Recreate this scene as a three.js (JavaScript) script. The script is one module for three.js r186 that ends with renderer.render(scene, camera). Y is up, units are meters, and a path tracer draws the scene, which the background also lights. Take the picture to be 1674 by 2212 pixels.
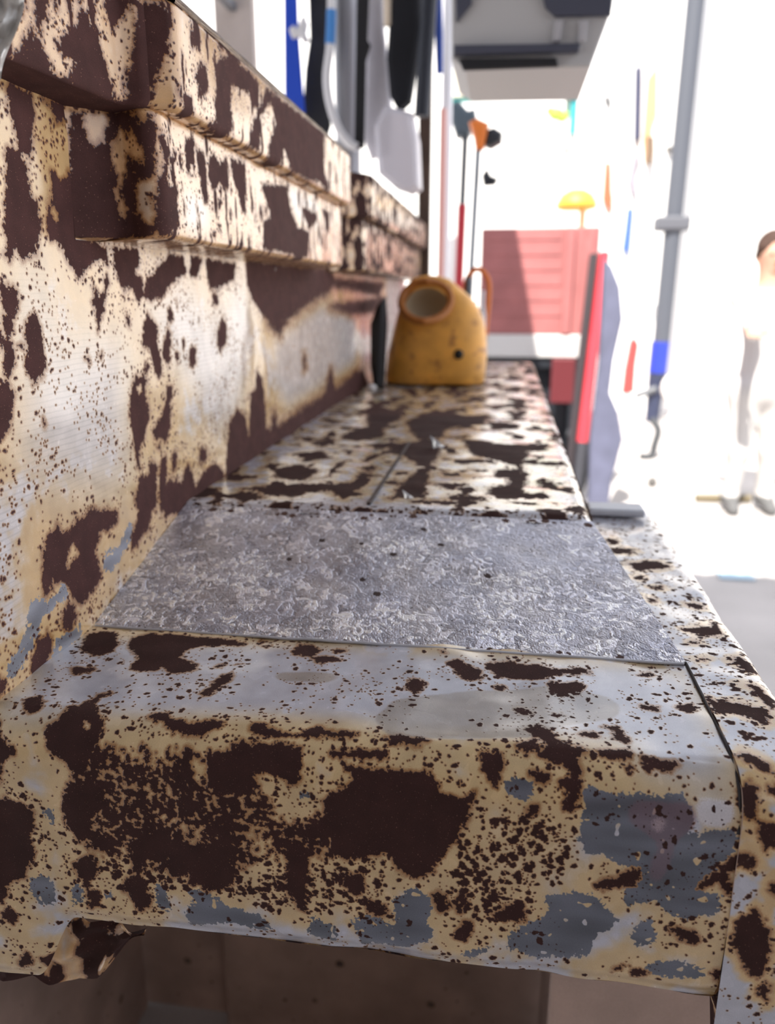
import * as THREE from 'three';
import { mergeGeometries, mergeVertices } from 'three/addons/utils/BufferGeometryUtils.js';
import { RoundedBoxGeometry } from 'three/addons/geometries/RoundedBoxGeometry.js';
import { MarchingCubes } from 'three/addons/objects/MarchingCubes.js';
import { Brush, Evaluator, SUBTRACTION } from 'three-bvh-csg';

// ---------------------------------------------------------------- camera, sky, sun, exposure
const IMG_W = 1674, IMG_H = 2212, FOCAL = 1667;            // photo frame and focal length in its pixels
const EYE = 1.3;                                           // camera height above the ground
const PITCH = Math.atan(469 / FOCAL), YAW = Math.atan((258 / FOCAL) * Math.cos(PITCH));
const scene = new THREE.Scene();
const camera = new THREE.PerspectiveCamera(2 * Math.atan(IMG_H / 2 / FOCAL) * 180 / Math.PI, IMG_W / IMG_H, 0.05, 200);
camera.rotation.order = 'YXZ';
camera.rotation.set(-PITCH, YAW, 0);
camera.position.set(0, EYE, 0);
camera.focus = 0.5;
camera.userData.fStop = camera.getFocalLength() / 5.2;      // an opening of about 5 mm
scene.add(camera);
const renderer = new THREE.WebGLRenderer();
renderer.toneMapping = THREE.LinearToneMapping;
renderer.toneMappingExposure = 0.9;
renderer.shadowMap.enabled = true;
scene.background = new THREE.Color(1.72, 1.8, 2.02);         // bright hazy sky, even all round
const sun = new THREE.DirectionalLight(new THREE.Color(1, 0.95, 0.88), 14);
const SUN_DIR = new THREE.Vector3(-0.22, 1, 0.7).normalize();
sun.position.copy(SUN_DIR).multiplyScalar(20).add(new THREE.Vector3(0, 0, -4));
sun.target.position.set(0, 0, -4);
sun.castShadow = true;
Object.assign(sun.shadow.camera, { left: -12, right: 12, top: 12, bottom: -12, near: 1, far: 50 });
sun.shadow.mapSize.set(2048, 2048);
scene.add(sun, sun.target);

// ---------------------------------------------------------------- helpers
// Geometry is written in axes with the camera's eye at the origin; place() lifts every thing to the ground and sets its origin at its base.
const V = (x, y, z) => new THREE.Vector3(x, y, z);
const cp = Math.cos(-PITCH), sp = Math.sin(-PITCH), cw = Math.cos(YAW), sw = Math.sin(YAW);
function ray(u, v) {
  const x = (u - IMG_W / 2) / FOCAL, y = -(v - IMG_H / 2) / FOCAL;
  const y1 = cp * y + sp, z1 = sp * y - cp;
  return V(cw * x + sw * z1, y1, -sw * x + cw * z1);
}
const onX = (u, v, x) => { const r = ray(u, v); return r.multiplyScalar(x / r.x); };
const onY = (u, v, y) => { const r = ray(u, v); return r.multiplyScalar(y / r.y); };
const onZ = (u, v, z) => { const r = ray(u, v); return r.multiplyScalar(z / r.z); };

function rng(seed) { let s = seed >>> 0; return () => { s = (s + 0x6d2b79f5) | 0; let t = Math.imul(s ^ (s >>> 15), 1 | s); t = (t + Math.imul(t ^ (t >>> 7), 61 | t)) ^ t; return ((t ^ (t >>> 14)) >>> 0) / 4294967296; }; }
const PERM = new Uint8Array(1024), GX = new Float32Array(256), GY = new Float32Array(256);
{ const r = rng(7); for (let i = 0; i < 256; i++) { PERM[i] = i; const a = r() * 6.2832; GX[i] = Math.cos(a); GY[i] = Math.sin(a); }
  for (let i = 255; i > 0; i--) { const j = Math.floor(r() * (i + 1)); const t = PERM[i]; PERM[i] = PERM[j]; PERM[j] = t; }
  for (let i = 256; i < 1024; i++) PERM[i] = PERM[i & 255]; }
function noise(x, y) {
  const xf = Math.floor(x), yf = Math.floor(y), X = xf & 255, Y = yf & 255, fx = x - xf, fy = y - yf;
  const u = fx * fx * fx * (fx * (fx * 6 - 15) + 10), v = fy * fy * fy * (fy * (fy * 6 - 15) + 10);
  const a = PERM[PERM[X] + Y], b = PERM[PERM[X + 1] + Y], c = PERM[PERM[X] + Y + 1], d = PERM[PERM[X + 1] + Y + 1];
  const na = GX[a] * fx + GY[a] * fy, nb = GX[b] * (fx - 1) + GY[b] * fy, nc = GX[c] * fx + GY[c] * (fy - 1), nd = GX[d] * (fx - 1) + GY[d] * (fy - 1);
  return 1.5 * (na + u * (nb - na) + v * (nc + u * (nd - nc) - na - u * (nb - na)));
}
function fbm(x, y, n) { let s = 0, a = 0.5; for (let i = 0; i < n; i++) { s += a * noise(x + i * 17.3, y - i * 9.1); x *= 2; y *= 2; a *= 0.5; } return s; }
const clamp01 = (x) => (x < 0 ? 0 : x > 1 ? 1 : x);
const sstep = (a, b, x) => { const t = clamp01((x - a) / (b - a)); return t * t * (3 - 2 * t); };
const mix = (a, b, t) => a + (b - a) * t;

// ---------------------------------------------------------------- weathered enamel: masks, distances, colours
function fillPolys(W, H, polys) {                          // scanline fill, polygons in mask cells
  const m = new Float32Array(W * H);
  for (const p of polys) {
    let lo = Infinity, hi = -Infinity;
    for (const q of p) { lo = Math.min(lo, q[1]); hi = Math.max(hi, q[1]); }
    for (let y = Math.max(0, Math.floor(lo)); y <= Math.min(H - 1, Math.ceil(hi)); y++) {
      const xs = [];
      for (let i = 0, j = p.length - 1; i < p.length; j = i++) {
        const [x1, y1] = p[j], [x2, y2] = p[i], yc = y + 0.5;
        if ((y1 <= yc) !== (y2 <= yc)) xs.push(x1 + ((yc - y1) / (y2 - y1)) * (x2 - x1));
      }
      xs.sort((a, b) => a - b);
      for (let k = 0; k + 1 < xs.length; k += 2) for (let x = Math.max(0, Math.ceil(xs[k] - 0.5)); x <= Math.min(W - 1, Math.floor(xs[k + 1] - 0.5)); x++) m[y * W + x] = 1;
    }
  }
  return m;
}
function blur(m, W, H, rx, ry) {
  const t = new Float32Array(W * H), pass = (src, dst, n, len, step, stride, r) => {
    const k = 1 / (2 * r + 1);
    for (let l = 0; l < n; l++) { const o = l * stride; let s = 0;
      for (let i = -r; i <= r; i++) s += src[o + Math.min(len - 1, Math.max(0, i)) * step];
      for (let i = 0; i < len; i++) { dst[o + i * step] = s * k; s += src[o + Math.min(len - 1, i + r + 1) * step] - src[o + Math.max(0, i - r) * step]; } }
  };
  for (let i = 0; i < 2; i++) { pass(m, t, H, W, 1, W, rx); pass(t, m, W, H, W, 1, ry); }
  return m;
}
function edt(mask, W, H, sx, sy) {                         // distance in metres to the nearest cell where mask is set
  const INF = 1e9, f = new Float32Array(W * H), n = Math.max(W, H), v = new Int32Array(n), z = new Float64Array(n + 1), g = new Float64Array(n);
  const line = (len, o, step, s) => {
    for (let i = 0; i < len; i++) g[i] = f[o + i * step];
    let k = 0; v[0] = 0; z[0] = -1e20; z[1] = 1e20;
    const s2 = s * s;
    for (let q = 1; q < len; q++) {
      let x = ((g[q] + s2 * q * q) - (g[v[k]] + s2 * v[k] * v[k])) / (2 * s2 * (q - v[k]));
      while (x <= z[k]) { k--; x = ((g[q] + s2 * q * q) - (g[v[k]] + s2 * v[k] * v[k])) / (2 * s2 * (q - v[k])); }
      v[++k] = q; z[k] = x; z[k + 1] = 1e20;
    }
    k = 0;
    for (let q = 0; q < len; q++) { while (z[k + 1] < q) k++; f[o + q * step] = s2 * (q - v[k]) * (q - v[k]) + g[v[k]]; }
  };
  for (let i = 0; i < W * H; i++) f[i] = mask[i] ? 0 : INF;
  for (let x = 0; x < W; x++) line(H, x, W, sy);
  for (let y = 0; y < H; y++) line(W, y * W, 1, sx);
  for (let i = 0; i < W * H; i++) f[i] = Math.sqrt(f[i]);
  return f;
}
function texOf(data, W, H, srgb) {
  const t = new THREE.DataTexture(data, W, H, THREE.RGBAFormat);
  if (srgb) t.colorSpace = THREE.SRGBColorSpace;
  t.magFilter = THREE.LinearFilter; t.minFilter = THREE.LinearFilter; t.wrapS = t.wrapT = THREE.ClampToEdgeWrapping; t.needsUpdate = true;
  return t;
}
// o: W, H, a0, a1, b0, b1 (metres along the sheet), rust/fine/dots/bare/zinc polygons in those metres, colours; all is made on the sheet's own plane
function enamel(o) {
  const { W, H, a0, a1, b0, b1, seed = 1 } = o, N = W * H, sa = (a1 - a0) / W, sb = (b1 - b0) / H, r = rng(seed * 7919);
  const MW = W >> 1, MH = H >> 1, cells = (ps) => (ps || []).map((p) => p.map(([a, b]) => [((a - a0) / (a1 - a0)) * MW, ((b - b0) / (b1 - b0)) * MH]));
  const br = (o.soft ?? 0.0013), rx = Math.max(1, Math.round(br / (2 * sa))), ry = Math.max(1, Math.round(br / (2 * sb)));
  const field = (ps, k = 1) => (ps && ps.length ? blur(fillPolys(MW, MH, cells(ps)), MW, MH, Math.round(rx * k), Math.round(ry * k)) : null);
  const rustF = field(o.rust), fineF = field(o.fine, 4), dotF = field(o.dots, 5), bareF = field(o.bare), zincF = field(o.zinc, 1.2), nearF = field(o.rust, 5), paleF = field(o.pale, o.paleSoft ?? 6), films = (o.film || []).map(([ps, c, k]) => [field(ps, 3), c, k]);
  const at = (f, x, y) => { if (!f) return 0; const i = x < 0 ? 0 : x > MW - 1.01 ? MW - 1.01 : x, j = y < 0 ? 0 : y > MH - 1.01 ? MH - 1.01 : y, xi = i | 0, yi = j | 0, fx = i - xi, fy = j - yi, k = yi * MW + xi;
    return (f[k] * (1 - fx) + f[k + 1] * fx) * (1 - fy) + (f[k + MW] * (1 - fx) + f[k + MW + 1] * fx) * fy; };
  const big = new Uint8Array(N), all = new Uint8Array(N), zinc = new Uint8Array(N);
  const auto = o.auto ?? -9, warp = o.warp ?? 0.0016, os = seed * 13.7;
  for (let y = 0; y < H; y++) for (let x = 0; x < W; x++) {
    const a = a0 + (x + 0.5) * sa, b = b0 + (y + 0.5) * sb, i = y * W + x;
    const wx = warp * (1.2 * noise(a * 110 + os, b * 110) + noise(a * 300 + os, b * 300) + 0.5 * noise(a * 800, b * 800 + os)), wy = warp * (1.2 * noise(a * 110 + 40, b * 110 + os) + noise(a * 300 + 40, b * 300 + os) + 0.5 * noise(a * 800 + os, b * 800 + 9));
    const mx = (x + wx / sa) / 2, my = (y + wy / sb) / 2, grit = 0.8 * fbm(a * 480 + os, b * 480, 3);
    let m = at(rustF, mx, my) + grit * 0.6;
    if (auto > -9) { const k = (o.autoScale ?? 1); m = Math.max(m, 0.5 + 2.2 * (fbm(a * 26 * k * (o.autoA ?? 1) + os, b * 26 * k * (o.autoB ?? 1), 4) + auto) + grit * 0.25); }
    if (fineF) { const f = at(fineF, mx, my); if (f > 0.05) m = Math.max(m, 0.5 + 1.9 * (fbm(a * 240, b * 240 + os, 4) * 0.8 + 0.4 * noise(a * 48 + 3, b * 48) + (f - 0.9))); }
    if (bareF && m > 0.5) m -= 1.3 * at(bareF, mx, my);
    if (m > 0.5) { big[i] = 1; all[i] = 1; }
    if (zincF && at(zincF, mx, my) + grit * 0.8 > 0.5 && noise(a * 160 + 77, b * 160) < 0.62) zinc[i] = 1;
  }
  const spot = (a, b, rad) => {                            // one corroded pinhole, a little uneven
    const x0 = (a - a0) / sa, y0 = (b - b0) / sb, nx = Math.ceil((rad * 1.5) / sa), ny = Math.ceil((rad * 1.5) / sb), ph = r() * 6.28, e = 0.75 + r() * 0.5;
    for (let y = Math.max(0, Math.floor(y0 - ny)); y <= Math.min(H - 1, y0 + ny); y++) for (let x = Math.max(0, Math.floor(x0 - nx)); x <= Math.min(W - 1, x0 + nx); x++) {
      const dx = (x + 0.5 - x0) * sa * e, dy = ((y + 0.5 - y0) * sb) / e, d = Math.hypot(dx, dy), q = Math.atan2(dy, dx);
      if (d < rad * (1 + 0.18 * Math.sin(2 * q + ph) + 0.09 * Math.sin(3 * q + 2.3 * ph) + 0.1 * Math.sin(5 * q - 2 * ph))) all[y * W + x] = 1;
    }
  };
  const area = (a1 - a0) * (b1 - b0), count = Math.round(area * (o.speckle ?? 26000));
  for (let k = 0; k < count; k++) { const a = mix(a0, a1, r()), b = mix(b0, b1, r()), q = r(); if (noise(a * 22 + os, b * 22) * 1.4 + 0.45 > r()) spot(a, b, 0.00022 + (o.speckMax ?? 0.0012) * q ** 6 + 0.0002 * r()); }
  if (nearF) for (let k = 0, n = Math.round(area * (o.satellites ?? 60000)); k < n; k++) { const a = mix(a0, a1, r()), b = mix(b0, b1, r()), q = r(), f = at(nearF, (a - a0) / sa / 2, (b - b0) / sb / 2); if (f > 0.03 && f < 0.6 && r() < 0.25 + f) spot(a, b, 0.0003 + 0.0013 * q ** 4); }
  if (dotF) for (let k = 0, n = Math.round(area * (o.dotDensity ?? 260000)); k < n; k++) { const a = mix(a0, a1, r()), b = mix(b0, b1, r()), q = r(); if (at(dotF, (a - a0) / sa / 2, (b - b0) / sb / 2) > 0.35 + 0.6 * r()) spot(a, b, 0.0003 + 0.0024 * q ** 3); }
  for (const [a, b, rad] of o.spots || []) spot(a, b, rad);
  const dBig = edt(big, W, H, sa, sb), dAll = edt(all, W, H, sa, sb);
  const P = { rust: [58, 37, 34], edge: [128, 78, 34], cream: [205, 174, 126], pale: [205, 197, 193], zinc: [116, 122, 134], ...(o.colors || {}) };
  const col = new Uint8Array(N * 4), aw = MW, ah = MH, aux = new Uint8Array(aw * ah * 4), bump = new Uint8Array(N * 4), ps = o.paleFrom ?? 0.004, pe = o.paleTo ?? 0.018, rw = o.rim ?? 1;
  for (let y = 0; y < H; y++) for (let x = 0; x < W; x++) {
    const i = y * W + x, a = a0 + (x + 0.5) * sa, b = b0 + (y + 0.5) * sb, g1 = noise(a * 1500, b * 1500), g2 = fbm(a * 60 + os, b * 60, 3);
    let c0, c1, c2, ro, hgt, me = 0;
    if (all[i]) {
      const k = 1 + 0.13 * g1 + 0.16 * g2; c0 = P.rust[0] * k; c1 = P.rust[1] * k; c2 = P.rust[2] * k; ro = 0.88; hgt = 0.25 + 0.12 * g1;
      if (g1 > 0.62 && noise(a * 2600, b * 2600 + 5) > 0.42) { c0 += 90; c1 += 75; c2 += 60; }
    } else {
      const d = dAll[i], D = dBig[i] * (1 + 0.8 * g2), rim = Math.max(1 - sstep(0, (o.rimAll ?? 0.0008) * rw, d), 0.75 * (1 - sstep(0, 0.0026 * rw, D * (1 + 0.35 * g1))));
      let t = sstep(ps, pe, D + 0.006 * g2); if (paleF) t = Math.max(t, at(paleF, x / 2, y / 2));
      if (dotF && !o.dotsPale) t *= 1 - 0.9 * at(dotF, x / 2, y / 2); if (fineF) t *= 1 - 0.9 * at(fineF, x / 2, y / 2);
      const k = 1 + 0.035 * g1 + 0.10 * g2;
      c0 = mix(P.cream[0], P.pale[0], t) * k; c1 = mix(P.cream[1], P.pale[1], t) * k; c2 = mix(P.cream[2], P.pale[2], t) * k; ro = 0.24 + 0.14 * g2 + 0.3 * rim; hgt = 0.8 + 0.05 * g1;
      if (o.lines && t > 0.3) { const q = 1 - o.lines * t * sstep(0.35, 0.9, Math.sin((b + 0.0006 * noise(a * 40, b * 90)) * 2 * Math.PI / 0.0042 + noise(a * 9, b * 60))); c0 *= q; c1 *= q; c2 *= q; }
      if (zinc[i] && dBig[i] > 0.0009) { const q = 1 + 0.06 * g1 + 0.22 * noise(a * 25 + 5, b * 90); c0 = P.zinc[0] * q; c1 = P.zinc[1] * q; c2 = P.zinc[2] * q; ro = 0.42; me = 0.35; hgt = 0.66; }
      else { c0 = mix(c0, P.edge[0], rim); c1 = mix(c1, P.edge[1], rim); c2 = mix(c2, P.edge[2], rim); hgt -= 0.35 * rim * (1 - sstep(0, 0.0007, d)); }
    }
    if (!all[i] && films.length) { const k = 1 + 0.05 * g1 + 0.1 * g2; for (const [ff, fc, fk] of films) { const q = fk * sstep(0.35, 0.6, at(ff, x / 2, y / 2) + 0.12 * g1 + 0.2 * g2); if (q > 0) { c0 = mix(c0, fc[0] * k, q); c1 = mix(c1, fc[1] * k, q); c2 = mix(c2, fc[2] * k, q); } } }
    const j = i * 4; col[j] = Math.min(255, Math.max(0, c0)); col[j + 1] = Math.min(255, Math.max(0, c1)); col[j + 2] = Math.min(255, Math.max(0, c2)); col[j + 3] = 255;
    bump[j] = bump[j + 1] = bump[j + 2] = clamp01(hgt) * 255; bump[j + 3] = 255;
    if (!(x & 1) && !(y & 1) && (x >> 1) < aw && (y >> 1) < ah) { const q = ((y >> 1) * aw + (x >> 1)) * 4; aux[q] = all[i] ? 0 : 255; aux[q + 1] = clamp01(ro) * 255; aux[q + 2] = me * 255; aux[q + 3] = all[i] ? 70 : 255; }
  }
  const ax = texOf(aux, aw, ah, false);
  return new THREE.MeshPhysicalMaterial({ ior: 1.62, specularIntensityMap: ax, clearcoatMap: ax, clearcoat: o.coat ?? 0.55, clearcoatRoughness: 0.14, map: texOf(col, W, H, true), roughnessMap: ax, metalnessMap: ax, roughness: 1, metalness: 1, bumpMap: texOf(bump, W, H, false), bumpScale: 0.00035, side: THREE.DoubleSide });
}
const plain = (hex, roughness = 0.6, more = {}) => new THREE.MeshStandardMaterial({ color: hex, roughness, ...more });
function grainy(base, amp, scale, seed, rough = 0.85, spots = 0, W = 512) {   // mottled matt stuff: concrete, cloth, dusty paint; tiles
  const col = new Uint8Array(W * W * 4), r = rng(seed), per = (x, y, f) => { const u = x / W, v = y / W; let s = 0; for (const [du, dv] of [[0, 0], [1, 0], [0, 1], [1, 1]]) s += (du ? u : 1 - u) * (dv ? v : 1 - v) * fbm((u - du) * f + seed, (v - dv) * f, 4); return s; };
  for (let y = 0; y < W; y++) for (let x = 0; x < W; x++) { const k = 1 + amp * (per(x, y, scale) * 1.6 + 0.35 * (r() - 0.5)), j = (y * W + x) * 4; for (let c = 0; c < 3; c++) col[j + c] = Math.min(255, base[c] * k); col[j + 3] = 255; }
  for (let k = 0; k < spots; k++) { const cx = r() * W, cy = r() * W, rad = 2 + 9 * r() ** 4, dk = 0.35 + 0.3 * r(); for (let y = Math.floor(cy - rad); y <= cy + rad; y++) for (let x = Math.floor(cx - rad); x <= cx + rad; x++) if (Math.hypot(x - cx, y - cy) < rad * (0.8 + 0.3 * noise(x * 0.4, y * 0.4))) { const j = (((y + W) % W) * W + ((x + W) % W)) * 4; for (let c = 0; c < 3; c++) col[j + c] *= dk; } }
  const t = texOf(col, W, W, true); t.wrapS = t.wrapT = THREE.RepeatWrapping;
  return new THREE.MeshStandardMaterial({ map: t, roughness: rough, side: THREE.DoubleSide });
}
// ---- geometry
function grid(nu, nv, f) {                                 // f(u, v) -> [x, y, z, s, t]
  const pos = [], uv = [], idx = [];
  for (let j = 0; j <= nv; j++) for (let i = 0; i <= nu; i++) { const p = f(i / nu, j / nv, i, j); pos.push(p[0], p[1], p[2]); uv.push(p[3], p[4]); }
  for (let j = 0; j < nv; j++) for (let i = 0; i < nu; i++) { const a = j * (nu + 1) + i, b = a + 1, c = a + nu + 1, d = c + 1; idx.push(a, b, d, a, d, c); }
  const g = new THREE.BufferGeometry();
  g.setAttribute('position', new THREE.Float32BufferAttribute(pos, 3)); g.setAttribute('uv', new THREE.Float32BufferAttribute(uv, 2)); g.setIndex(idx); g.computeVertexNormals();
  return g;
}
function boxUV(g, s = 1) {                                 // uv in metres by the main direction of each face
  const q = g.index ? g.toNonIndexed() : g; if (!q.attributes.normal) q.computeVertexNormals();
  const p = q.attributes.position, n = q.attributes.normal, uv = new Float32Array(p.count * 2);
  for (let i = 0; i < p.count; i++) { const ax = Math.abs(n.getX(i)), ay = Math.abs(n.getY(i)), az = Math.abs(n.getZ(i)), x = p.getX(i) * s, y = p.getY(i) * s, z = p.getZ(i) * s;
    if (ax > ay && ax > az) { uv[2 * i] = z; uv[2 * i + 1] = y; } else if (ay > az) { uv[2 * i] = x; uv[2 * i + 1] = z; } else { uv[2 * i] = x; uv[2 * i + 1] = y; } }
  q.setAttribute('uv', new THREE.Float32BufferAttribute(uv, 2)); return q;
}
const box = (x0, x1, y0, y1, z0, z1, r = 0.004) => boxUV(new RoundedBoxGeometry(Math.abs(x1 - x0), Math.abs(y1 - y0), Math.abs(z1 - z0), 2, Math.min(r, Math.abs(x1 - x0) / 2.1, Math.abs(y1 - y0) / 2.1, Math.abs(z1 - z0) / 2.1)).translate((x0 + x1) / 2, (y0 + y1) / 2, (z0 + z1) / 2));
function rod(a, b, r0, r1 = r0, seg = 20) {
  const d = b.clone().sub(a), g = new THREE.CylinderGeometry(r1, r0, d.length(), seg, 1);
  g.applyQuaternion(new THREE.Quaternion().setFromUnitVectors(V(0, 1, 0), d.clone().normalize())); g.translate(...a.clone().add(b).multiplyScalar(0.5).toArray()); return g;
}
const tube = (pts, r, n = 40, seg = 10) => new THREE.TubeGeometry(new THREE.CatmullRomCurve3(pts), n, r, seg, false);
// an outline in photo pixels stood up at its own depth z with real thickness
function slab(pix, z, thick, bevel = 0.3) {
  const pts = pix.map(([u, v]) => { const p = onZ(u, v, z); return new THREE.Vector2(p.x, p.y); }), sh = new THREE.Shape(pts), b = Math.min(thick * bevel, 0.02);
  const g = new THREE.ExtrudeGeometry(sh, { depth: Math.max(0.001, thick - 2 * b), bevelEnabled: b > 0, bevelThickness: b, bevelSize: b * 0.7, bevelOffset: -b * 0.7, bevelSegments: 2, steps: 1 });
  return boxUV(g.translate(0, 0, z - thick + b));
}
const names = new Map();
function numbered(n) { const k = names.get(n) ?? 0; names.set(n, k + 1); return k ? n + '_' + String(k).padStart(3, '0') : n; }
const things = [];
function thing(name, label, category, more = {}) { const g = new THREE.Group(); g.name = numbered(name); g.userData = { label, category, ...more }; scene.add(g); things.push(g); return g; }
function part(name, geo, mat, parent, label) { const m = new THREE.Mesh(geo, mat); m.name = name; m.castShadow = m.receiveShadow = true; if (label) m.userData.label = label; parent.add(m); return m; }
function structure(name, label) { return thing(name, label, name.split('_')[0], { kind: 'structure' }); }
function place() {
  for (const g of things) {
    g.updateMatrixWorld(true);
    const b = new THREE.Box3().setFromObject(g), c = V((b.min.x + b.max.x) / 2, b.min.y, (b.min.z + b.max.z) / 2);
    for (const k of g.children) k.position.sub(c);
    g.position.copy(c).add(V(0, EYE, 0));
  }
}
// ================================================================ the rusted bench: measured off the photograph's perspective
const WALL_X = -0.311, DECK_Y = -0.25, TOP_Y = -0.2, SEAM_X = 0.136, EDGE_X = 0.182, APRON_Z = -0.378, ROLL = 0.026;
// marks are noted in the pixels of an enlarged crop: [crop x, crop y, enlargement, polygons as flat lists]
const read = (lists, f) => { const out = []; for (const [ox, oy, k, ps] of lists) for (const p of ps) { const q = []; let ok = true; for (let i = 0; i < p.length; i += 2) { const r = f(ox + p[i] / k, oy + p[i + 1] / k); if (!r) { ok = false; break; } q.push(r); } if (ok) out.push(q); } return out; };

// ---- ledge sheet: profile from under the ramp, over the rolled edge, down the apron
const PROFILE = [[-0.70, DECK_Y], [APRON_Z - ROLL, DECK_Y]];
for (let i = 1; i <= 8; i++) { const t = (i / 8) * Math.PI / 2; PROFILE.push([APRON_Z - ROLL + ROLL * Math.sin(t), DECK_Y - ROLL + ROLL * Math.cos(t)]); }
PROFILE.push([APRON_Z + 0.001, -0.33], [APRON_Z + 0.001, -0.47]);
const ARC = [0]; for (let i = 1; i < PROFILE.length; i++) ARC.push(ARC[i - 1] + Math.hypot(PROFILE[i][0] - PROFILE[i - 1][0], PROFILE[i][1] - PROFILE[i - 1][1]));
function onLedge(u, v) {                                   // pixel -> (x, arc length) on the ledge sheet
  const r = ray(u, v); let best = null;
  for (let i = 1; i < PROFILE.length; i++) {
    const [z0, y0] = PROFILE[i - 1], [z1, y1] = PROFILE[i], den = r.y * (z1 - z0) - r.z * (y1 - y0);
    if (Math.abs(den) < 1e-9) continue;
    const t = (r.z * y0 - r.y * z0) / den * 1, s = Math.abs(r.z) > 1e-6 ? (z0 + t * (z1 - z0)) / r.z : 0;
    if (t >= -0.001 && t <= 1.001 && s > 0 && (!best || s < best[2])) best = [r.x * s, mix(ARC[i - 1], ARC[i], t), s];
  }
  return best ? [best[0], best[1]] : null;
}
const onDeck = (u, v) => { const p = onY(u, v, DECK_Y); return [p.x, p.z + 0.70]; };
const D1 = [0, 950, 2], D2 = [837, 950, 2], D3 = [0, 1450, 2], D4 = [837, 1450, 2];
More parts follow.
